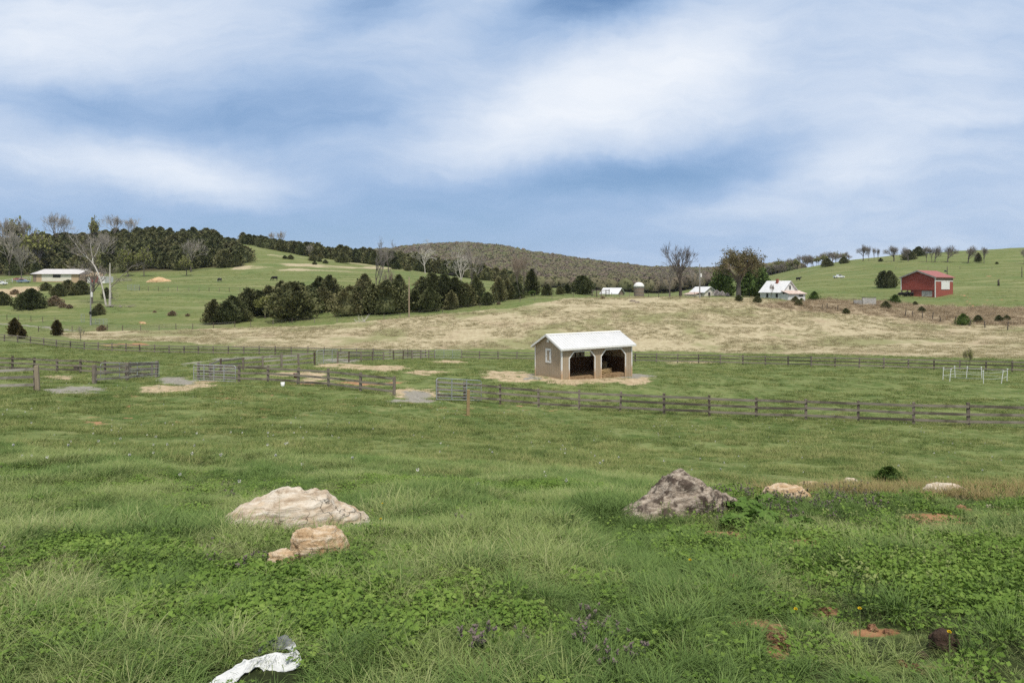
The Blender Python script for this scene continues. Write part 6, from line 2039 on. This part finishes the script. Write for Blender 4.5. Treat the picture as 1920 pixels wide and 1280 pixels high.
def rock(label, px, py, prof, depth, mat, seed, amp=.05, name='boulder', sink=.12, rz=0.0, cat='rock', nx=110, na=56, strata=0.0, ymin=2.2, keep=.8):
    """prof: (photo columns from the centre, photo pixels of height); the stone is as deep as depth says, in metres"""
    c = at(px, py, ymin)
    s = c.y / F
    xs = np.linspace(prof[0][0], prof[-1][0], nx)
    hs = np.interp(xs, [a for a, _ in prof], [b for _, b in prof])
    k = np.array([.25, .5, .25])
    hs = np.convolve(np.pad(hs, 1, mode='edge'), k, 'valid')
    xs, hs = xs * s, hs * s
    t = np.linspace(0, 1, nx)
    ds = depth * np.clip(np.sin(np.pi * np.clip(t, .0, 1)) ** .45, .05, 1) * .5
    A_ = np.linspace(-.12 * np.pi, 1.12 * np.pi, na)
    X = np.repeat(xs[:, None], na, 1)
    cs, sn = np.cos(A_)[None], np.sin(A_)[None]
    Y = -ds[:, None] * np.sign(cs) * np.abs(cs) ** .8
    Z = hs[:, None] * np.sign(sn) * np.abs(sn) ** .75
    o3 = seed * 7.7
    f = 5.0 / max(abs(xs[-1] - xs[0]), .05)
    nrm = np.stack([np.zeros_like(X) + .0, -cs * np.ones_like(X), sn * np.ones_like(X)], -1)
    r1 = fbm(X * f * 1.2 + o3, (Y + Z * 1.3) * f * 1.2 + o3, 5, .55) - .5
    r2 = 1 - np.abs(2 * fbm(X * f * .9 + 40 + o3, (Y - Z) * f * 2.2 + o3, 4) - 1)
    d = amp * (r1 * 2.0 + (r2 - .75) * .8)
    if strata:
        q = (Z - X * .35) * f * 4 + fbm(X * f, Y * f + o3, 3) * 2.5
        d = d + strata * (np.abs(q - np.floor(q) - .5) - .25)
    V = np.stack([X, Y, Z], -1) + nrm * d[..., None]
    V[..., 0] += (fbm(Y * f * 2 + o3, Z * f * 2, 3) - .5) * amp * 1.5
    V = V.reshape(-1, 3)
    i, j = np.meshgrid(np.arange(nx - 1), np.arange(na - 1), indexing='ij')
    Q = np.stack([i * na + j, (i + 1) * na + j, (i + 1) * na + j + 1, i * na + j + 1], -1).reshape(-1, 4)
    ends = [np.array([list(range(na))]), np.array([[(nx - 1) * na + k for k in reversed(range(na))]])]
    me = mesh_np(name, V, [Q] + ends, 4)
    me.materials.append(mat)
    o = link_mesh(name, me, None, c + Vector((0, depth * .35, -sink * hs.max() if sink < 1 else 0)), rz)
    thing(o, label, cat)
    w = (xs[-1] - xs[0])
    for q in np.linspace(-.38, .38, 5):
        ROCK_SPOTS.append((c.x + q * w, c.y + depth * .5, min(depth * .5, w * .5) * keep))
    return o


def rocks():
    pale = rock_mat('pale_stone', [(.34, .25, .17), (.52, .435, .335), (.66, .60, .515)], (.47, .345, .22), 4.2, 20, .6)
    tan = rock_mat('tan_stone', [(.30, .19, .10), (.50, .36, .22), (.66, .56, .44)], (.42, .26, .13), 6.0, 10, .5)
    lich = rock_mat('lichen_stone', [(.13, .10, .078), (.31, .255, .20), (.50, .435, .36)], (.080, .060, .047), 9.0, 35, .6, lim=(.47, .60))
    red = rock_mat('red_clod', [(.18, .085, .045), (.30, .16, .09), (.42, .27, .17)], (.14, .07, .04), 14.0, 0, .2)
    dung = rock_mat('dried_dung', [(.040, .024, .016), (.075, .048, .034), (.11, .075, .055)], (.05, .03, .022), 16.0, 0, .9)
    pf = [(-132, 4), (-126, 26), (-112, 44), (-85, 58), (-52, 70), (-28, 80), (-8, 88), (12, 86), (30, 80), (52, 82), (72, 76), (86, 62), (100, 52), (118, 46), (130, 34), (146, 24), (158, 4)]
    rock('large pale cream boulder with tan cracks lying in the long grass', 526, 1006, pf, .62, pale, 1, .034, strata=.034, keep=.62, rz=.22)
    rock('crumbling tan rock in front of the large pale boulder', 592, 1044, [(-56, 4), (-50, 38), (-30, 50), (0, 50), (30, 52), (48, 34), (58, 4)], .30, tan, 2, .030, keep=.6)
    rock('small tan rock, lowest of the three near the pale boulder', 524, 1064, [(-30, 3), (-24, 24), (-4, 31), (22, 28), (32, 4)], .18, tan, 3, .020, keep=.6)
    rock('pale stone chip at the left end of the large boulder', 412, 1004, [(-12, 2), (-6, 10), (6, 11), (12, 2)], .12, pale, 4, .008, keep=.6)
    pk = [(-150, 4), (-126, 12), (-100, 26), (-76, 40), (-58, 52), (-30, 72), (-8, 88), (8, 100), (22, 97), (44, 82), (58, 62), (80, 52), (100, 46), (122, 36), (140, 4)]
    rock('dark grey lichen covered boulder rising to a peak among the weeds', 1268, 972, [(a * 1.12 + 10, b * .94) for a, b in pk], .58, lich, 5, .10, keep=.34, rz=.45, strata=.045, sink=.24)
    rock('low orange stained rock right of the lichen boulder', 1482, 937, [(-46, 4), (-36, 20), (-10, 28), (14, 24), (36, 16), (46, 3)], .35, tan, 6, .03, keep=.6)
    rock('flat pale rock on the brow of the bank amid dry grass', 1784, 926, [(-42, 4), (-30, 13), (0, 17), (28, 13), (42, 3)], .35, pale, 7, .02, keep=.6)
    rock('thin flat rock half buried behind the dry grass', 1520, 910, [(-24, 2), (-10, 7), (14, 7), (24, 2)], .2, tan, 8, .012, keep=.6)
    rock('small flat rock on the brow, left of the shrub', 1597, 903, [(-14, 2), (-6, 7), (8, 6), (14, 2)], .2, pale, 9, .012, keep=.6)
    rock('larger of two pale stones side by side on the bank', 1858, 955, [(-10, 2), (-6, 9), (6, 9), (10, 2)], .07, pale, 10, .006, cat='stone', name='stone', nx=30, na=20)
    rock('smaller of two pale stones side by side on the bank', 1874, 956, [(-7, 2), (-3, 6), (4, 6), (7, 2)], .05, tan, 11, .005, cat='stone', name='stone', nx=30, na=20)
    rock('round brown dung pat with deep creases near the lower right', 1781, 1226, [(-25, 10), (-20, 34), (-6, 41), (10, 38), (22, 32), (26, 8)], .13, dung, 12, .012, cat='dung', name='dung', nx=60, na=40, keep=.6)
    rock('small flat dung piece left of the round one', 1733, 1234, [(-12, 3), (-5, 10), (6, 9), (12, 3)], .05, dung, 13, .006, cat='dung', name='dung', nx=30, na=20)
    rock('thin dung sliver at the bottom right', 1857, 1262, [(-13, 2), (-4, 7), (8, 6), (13, 2)], .04, dung, 14, .005, cat='dung', name='dung', nx=30, na=20)
    R = random.Random(2)
    spots = [(1381, 1096, 16, 'dark clod beside the large weed leaf, below the bank'), (1336, 1006, 11, None), (1358, 1008, 8, None), (1378, 1012, 14, None), (1395, 1020, 12, None), (1488, 1022, 9, None), (1505, 1026, 11, None), (1522, 1030, 8, None), (1331, 1003, 6, None),
             (1740, 988, 15, None), (1762, 992, 12, None), (1836, 1000, 13, None), (1807, 958, 12, None), (1820, 962, 9, None), (1714, 974, 5, None), (1801, 984, 7, None), (1466, 1212, 16, None), (1482, 1222, 12, None), (1473, 1196, 10, None), (1445, 1186, 9, None), (1641, 1184, 9, None), (1668, 1190, 7, None), (1550, 1086, 7, None), (1764, 1062, 9, None), (1551, 1150, 8, None), (1890, 972, 12, None), (1697, 1250, 8, None), (1728, 1262, 9, None)]
    for i, (px, py, w, l) in enumerate(spots):
        rock(l or 'small reddish brown clod on the bare patches of the bank', px, py, [(-w, 2), (-w * .5, w * .8), (w * .3, w * .9), (w, 2)], w * .008, red, 20 + i, w * .0012, 'dirt_clod', .1, R.uniform(-.5, .5), 'clod', 26, 18)
        if not l:
            bpy.context.scene.objects[-1] if False else None
            COL.objects[-1]['group'] = 'clods on the bare patches'
    # far heaps and stones
    mound = rock_mat('heaped_soil', [(.40, .25, .13), (.52, .36, .20), (.62, .46, .28)], (.34, .20, .10), .8, 0, .0)
    rock('heap of orange tan soil on the left pasture', 294, 529, [(-24, 1), (-14, 6), (-4, 10), (6, 9), (16, 5), (25, 1)], 6.0, mound, 60, .25, 'soil_heap', .05, cat='soil heap', nx=40, na=24, ymin=150)
    rock('small orange soil heap beyond the tube gate', 267, 607, [(-6, 1), (-2, 3.5), (3, 3), (6, 1)], 1.0, mound, 61, .05, 'soil_heap', .05, cat='soil heap', nx=24, na=16, ymin=90)
    rock('grey boulder at the crest of the straw field near the ridge fence', 1187, 566, [(-7, 1), (-3, 5), (3, 4), (8, 1)], .9, lich, 62, .06, nx=24, na=16, ymin=100)
    rock('second grey boulder at the crest of the straw field', 1196, 568, [(-6, 1), (0, 4), (6, 1)], .8, lich, 63, .06, nx=24, na=16, ymin=100)
    # dead stump on the right hill, fallen limbs
    p = at(1872, 536, 150)
    q = MB().tube([(0, 0, -.3), (.1, 0, 1.2), (.0, .1, 2.0), (.35, 0, 2.7)], [.42, .36, .33, .12], 9).tube([(0, 0, 1.3), (-.3, 0, 2.2)], [.2, .08], 7).build('tree_stump', DBARK, None, True, p)
    thing(q, 'dark jagged dead stump alone on the right hillside', 'stump')
    p = at(678, 605, 90)
    mb = MB()
    R = random.Random(3)
    for k in range(14):
        a = Vector((R.uniform(-1.2, 1.2), R.uniform(-.4, .4), R.uniform(0, .3)))
        mb.tube([a, a + Vector((R.uniform(-1.4, 1.4), R.uniform(-.5, .5), R.uniform(.2, 1.6)))], [.05, .02], 4)
    thing(mb.build('brush_pile', PALEB, None, False, p), 'pale dead branches heaped at the edge of the straw field', 'brush pile')
    p = at(222, 576, 90)
    mb = MB()
    for k in range(22):
        a = Vector((R.uniform(-3.2, 3.2), R.uniform(-.6, .6), R.uniform(.0, .3)))
        mb.tube([a, a + Vector((R.uniform(-2.4, 2.4), R.uniform(-.5, .5), R.uniform(-.1, .8)))], [.10, .03], 5)
    thing(mb.build('fallen_limbs', TWIG, None, False, p), 'fallen grey limbs lying round the foot of the broken tree', 'fallen limbs')


def small_things():
    # white bucket and dark red tub by the middle fence
    p = at(530, 724)
    o = empty('bucket', p, 'small white bucket standing in the grass before the middle fence', 'bucket')
    MB().tube([(0, 0, 0), (0, 0, .02), (0, 0, .27), (0, 0, .28), (0, 0, .27), (0, 0, .06)], [.11, .115, .14, .148, .13, .10], 16).build('pail', WHITEPL, o, True)
    MB().tube([(.142, 0, .25), (.16, .1, .16), (.09, .17, .12), (-.09, .17, .12), (-.16, .1, .16), (-.142, 0, .25)], .005, 5).build('handle', GALV, o)
    p = at(553, 716)
    o = empty('feed_tub', p + Vector((0, .25, 0)), 'dark red tub hung at the middle fence beside a post', 'tub')
    MB().tube([(0, 0, .28), (0, 0, .30), (0, 0, .60), (0, 0, .62), (0, 0, .60), (0, 0, .36)], [.13, .15, .2, .21, .185, .14], 16).build('pail', rough_mat('maroon_plastic', (.07, .02, .018), (.10, .03, .025), 3, .5, .4), o, True)
    MB().beam((0, -.2, .61), (0, .0, .61), .03, .02).build('bracket', GALV, o)
    p = at(147, 697)
    o = empty('salt_block', p + Vector((0, -.3, 0)), 'dark box hung low on the dark fence at left', 'box')
    MB().box((-.18, -.1, .25), (.18, .1, .52)).build('case', DARKP, o)
    MB().box((-.2, -.12, .52), (.2, .12, .56)).build('lid', BROWNB, o)
    # torn woven strip at the very front
    m, g = new_mat('torn_weave')
    at_u = g.n('ShaderNodeAttribute', 'Fac', props=dict(attribute_name='t'))
    at_v = g.n('ShaderNodeAttribute', 'Fac', props=dict(attribute_name='r'))
    cu_ = g.math('FRACT', g.math('MULTIPLY', at_u, 110.0))
    cv_ = g.math('FRACT', g.math('MULTIPLY', at_v, 16.0))
    thr = g.math('MAXIMUM', g.math('LESS_THAN', cu_, .5), g.math('LESS_THAN', cv_, .5))
    co = g.n('ShaderNodeTexCoord', 'Object')
    pt = g.remap(g.noise(co, 13, 4, .6), .50, .60)
    bk = g.mix(thr, (.03, .035, .03), (.62, .63, .62))
    end = g.remap(at_u, .62, .72)
    col = g.mix(pt, g.mix(.12, (.60, .61, .61), (.4, .4, .4)), bk)
    col = g.mix(end, col, g.mix(thr, (.03, .035, .035), (.16, .17, .17)))
    finish(g, col, .5, .3)
    path = [(a, b + 10, c * .8, w * 1.12) for a, b, c, w in [(388, 1292, .015, .07), (425, 1270, .02, .075), (455, 1252, .03, .06), (476, 1244, .04, .045), (498, 1241, .03, .075), (525, 1241, .03, .085), (551, 1243, .035, .08),
            (552, 1232, .055, .03), (546, 1220, .06, .035), (530, 1212, .05, .075), (512, 1212, .04, .08), (492, 1218, .02, .05), (474, 1224, .01, .03)]]
    pts = [at(a, b_) + Vector((0, 0, c_)) for a, b_, c_, _ in path]
    ws = [w for *_, w in path]
    n, wv = 130, 17
    tt = np.linspace(0, 1, n)
    ctr = np.array([np.interp(tt, np.linspace(0, 1, len(pts)), [p[k] for p in pts]) for k in range(3)]).T
    for _ in range(3):
        ctr[1:-1] = (ctr[:-2] + 2 * ctr[1:-1] + ctr[2:]) / 4
    W_ = np.interp(tt, np.linspace(0, 1, len(pts)), ws)
    V, Tt, Rr = [], [], []
    for i in range(n):
        d = ctr[min(i + 1, n - 1)] - ctr[max(i - 1, 0)]
        d /= np.linalg.norm(d) + 1e-9
        side = np.cross(d, np.array([0, -.55, .83]))
        side /= np.linalg.norm(side) + 1e-9
        nn = np.cross(side, d)
        for j in range(wv):
            s = j / (wv - 1) - .5
            rag = .9 + .35 * (vnoise(i * .35, 3.0 + (s > 0) * 9) - .5)
            V.append(ctr[i] + side * s * W_[i] * rag + nn * (vnoise(i * .16, j * .3 + 5) - .5) * .014)
            Tt.append(tt[i])
            Rr.append(j / (wv - 1))
    V = np.array(V)
    i, j = np.meshgrid(np.arange(n - 1), np.arange(wv - 1), indexing='ij')
    Q = np.stack([i * wv + j, (i + 1) * wv + j, (i + 1) * wv + j + 1, i * wv + j + 1], -1).reshape(-1, 4)
    org = V.mean(0)
    me = mesh_np('torn_strip', V - org, Q, 4, dict(t=np.array(Tt), r=np.array(Rr)))
    me.materials.append(m)
    o = link_mesh('torn_strip', me, None, tuple(org))
    sol = o.modifiers.new('thick', 'SOLIDIFY')
    sol.thickness = .002
    thing(o, 'torn strip of white and black woven plastic twisted in the grass', 'plastic strip')
    for a in (430, 470, 500, 530, 545):
        for b_ in (1262, 1285):
            p = at(a, b_)
            ROCK_SPOTS.append((p.x, p.y, .085))
    # dandelions
    yel = rough_mat('dandelion_yellow', (.72, .52, .02), (.80, .62, .05), 20, .7, .1)
    whi = rough_mat('seed_white', (.60, .60, .57), (.74, .74, .71), 20, .8, .1)
    stem = rough_mat('flower_stem', (.12, .17, .05), (.18, .22, .08), 8, .6, .2)
    sm = MB().tube([(0, 0, 0), (.006, 0, .5), (0, 0, 1)], .012, 5).build('stem', stem, link=False).data
    R = np.random.RandomState(9)
    d = R.randn(60, 3)
    d[:, 2] = np.abs(d[:, 2]) * .8 + .1
    d /= np.linalg.norm(d, axis=1, keepdims=True)
    V, Q = cards(d * .4, d, np.full(60, 1.0), .3, R)
    hy = mesh_np('flower_head', V, Q, 4)
    hy.materials.append(yel)
    d = R.randn(160, 3)
    d /= np.linalg.norm(d, axis=1, keepdims=True)
    V, Q = cards(d * .6, d, np.full(160, .65), .28, R)
    hw_ = mesh_np('seed_head', V, Q, 4)
    hw_.materials.append(whi)
    fl = [(717, 966, 0, 'yellow dandelion right of the large pale boulder'), (714, 1003, 0, 'yellow dandelion below the one beside the pale boulder'), (1492, 1196, 0, 'orange yellow dandelion beside the bare clay patch at right'), (1780, 1245, 0, 'yellow dandelion just below the dung pat'), (1612, 1195, 0, 'tiny yellow dandelion by the tall weed stems'), (1294, 1092, 0, 'yellow dandelion at the left of the weedy bank'),
          (1131, 880, 1, 'white dandelion seed head, higher of a close pair'), (1125, 886, 1, 'white dandelion seed head, lower of a close pair'), (661, 880, 1, 'white dandelion seed head above the pale boulder'), (1842, 894, 1, 'large white dandelion seed head at the right beyond the dry grass'), (1160, 872, 1, 'white seed head near the lichen boulder'), (1313, 872, 1, 'white seed head just above the lichen boulder peak'),
          (1351, 895, 1, 'white seed head right of the lichen boulder peak'), (1385, 866, 1, 'white seed head in the turf beyond the lichen boulder'), (923, 864, 1, 'single white seed head standing tall in the mid grass'), (128, 854, 1, 'white seed head in the grass at left'), (25, 856, 1, 'white seed head near the left edge'), (517, 876, 1, 'white seed head behind the pale boulder'), (1504, 868, 1, 'white seed head beyond the orange rock'), (243, 672 + 205, 1, 'white seed head left of centre in the long grass')]
    for px, py, w, l in fl:
        p = at(px, py + 6)
        o = empty('dandelion', p, l, 'flower')
        h = (.16 if not w else .22) * (1 if p.y < 10 else 1.25)
        link_mesh('stem', sm, o, sc=(.25, .25, h))
        link_mesh('seed_head' if w else 'flower_head', hw_ if w else hy, o, (0, 0, h), sc=.022 if w else .010)
    # broad leaved plants on the bank
    bl = leaf_mat('mallow_leaf', [(.070, .135, .026), (.110, .190, .040), (.16, .25, .06)], .2, .5, 2., .5, .3)
    dk = leaf_mat('dock_leaf', [(.085, .150, .035), (.125, .200, .050), (.18, .24, .08)], .2, .5, 2., .5, .3)
    for i, (px, py, r, l) in enumerate(((1402, 962, .26, 'large leafy mallow plant right of the lichen boulder'), (1428, 985, .24, 'mallow plant lower right of the largest one'), (1382, 990, .2, 'mallow plant below the lichen boulder'), (1440, 945, .16, 'small mallow plant beside the orange rock'), (1505, 990, .15, 'low mallow plant in the middle of the bank'))):
        p = at(px, py)
        r *= .75
        V, Q, _, T, Rv = leaves(200 + i, 110, r, .02, r * .8, .045, 5, .8)
        me = mesh_np('mallow_plant', V, Q, 4, dict(r=Rv))
        me.materials.append(bl)
        thing(link_mesh('mallow_plant', me, None, p, i), l, 'plant')
    for i, (px, py, r, l) in enumerate(((1312, 1078, .15, 'big leaved dock plant leaning over a dark clod'), (1358, 1088, .13, 'dock plant with curled leaves beside the clod'), (1560, 938, .10, 'dock plant in the dry grass of the brow'), (1760, 940, .14, 'dark leafy plant below the flat pale rock'))):
        p = at(px, py)
        V, q, t3, T, Rv = blades(220 + i, 12, r * .25, r * .7, r * 1.3, .04, .9, 1.1)
        me = mesh_np('dock_plant', V, [q, t3], 4, dict(r=Rv, t=T))
        me.materials.append(dk)
        thing(link_mesh('dock_plant', me, None, p, i), l, 'plant')
    p = at(1672, 906, 8)
    cedar(1668, 884, 'dark green thistle like shrub on the slope beyond the dry grass', 905, crown=GRB, wide=1.25, name='small_shrub', cat='shrub', ymin=8)
    # tall weed stems standing by themselves at right
    for i, (px, py, h, l) in enumerate(((1602, 1170, .36, 'tall spindly yellow green weed with knobbly flower tips, centre of the bank'), (1622, 1168, .30, 'tall weed just right of the spindly one'), (1580, 1165, .30, 'tall weed just left of the spindly one'))):
        V, Q, _, T, Rv = stalks(240 + i, 2, .03, h * .9, h, .006, .02, .03, .12)
        me = mesh_np('tall_weed', V, Q, 4, dict(r=Rv, t=T))
        me.materials.append(MUSTARD)
        thing(link_mesh('tall_weed', me, None, at(px, py), i), l, 'weed')


# ------------------------------------------------------------------ the air between
def haze():
    m_ = bpy.data.materials.new('thin_haze')
    m_.use_nodes = True
    g_ = NT(m_.node_tree)
    v = g_.n('ShaderNodeVolumePrincipled', Color=(.86, .92, 1.0), Density=HAZE, Anisotropy=.2)
    g_.n('ShaderNodeOutputMaterial', None, Volume=v)
    zmin, zmax = float(GZ.min()) - 1.0, float(GZ.max()) + 30.0
    o = MB().box((-2420, -2420, zmin), (2420, 2420, zmax)).build('haze', m_)
    kind(o, 'stuff')
    o['label'], o['category'] = 'thin bluish haze in the air over the valley', 'haze'


HAZE = .00005
# ------------------------------------------------------------------ put it all in place
all_fences()
shelter()
buildings()
plant_trees()
bare_trees()
woodland()
far_forest()
vehicles()
animals()
rocks()
small_things()
sow()
haze()
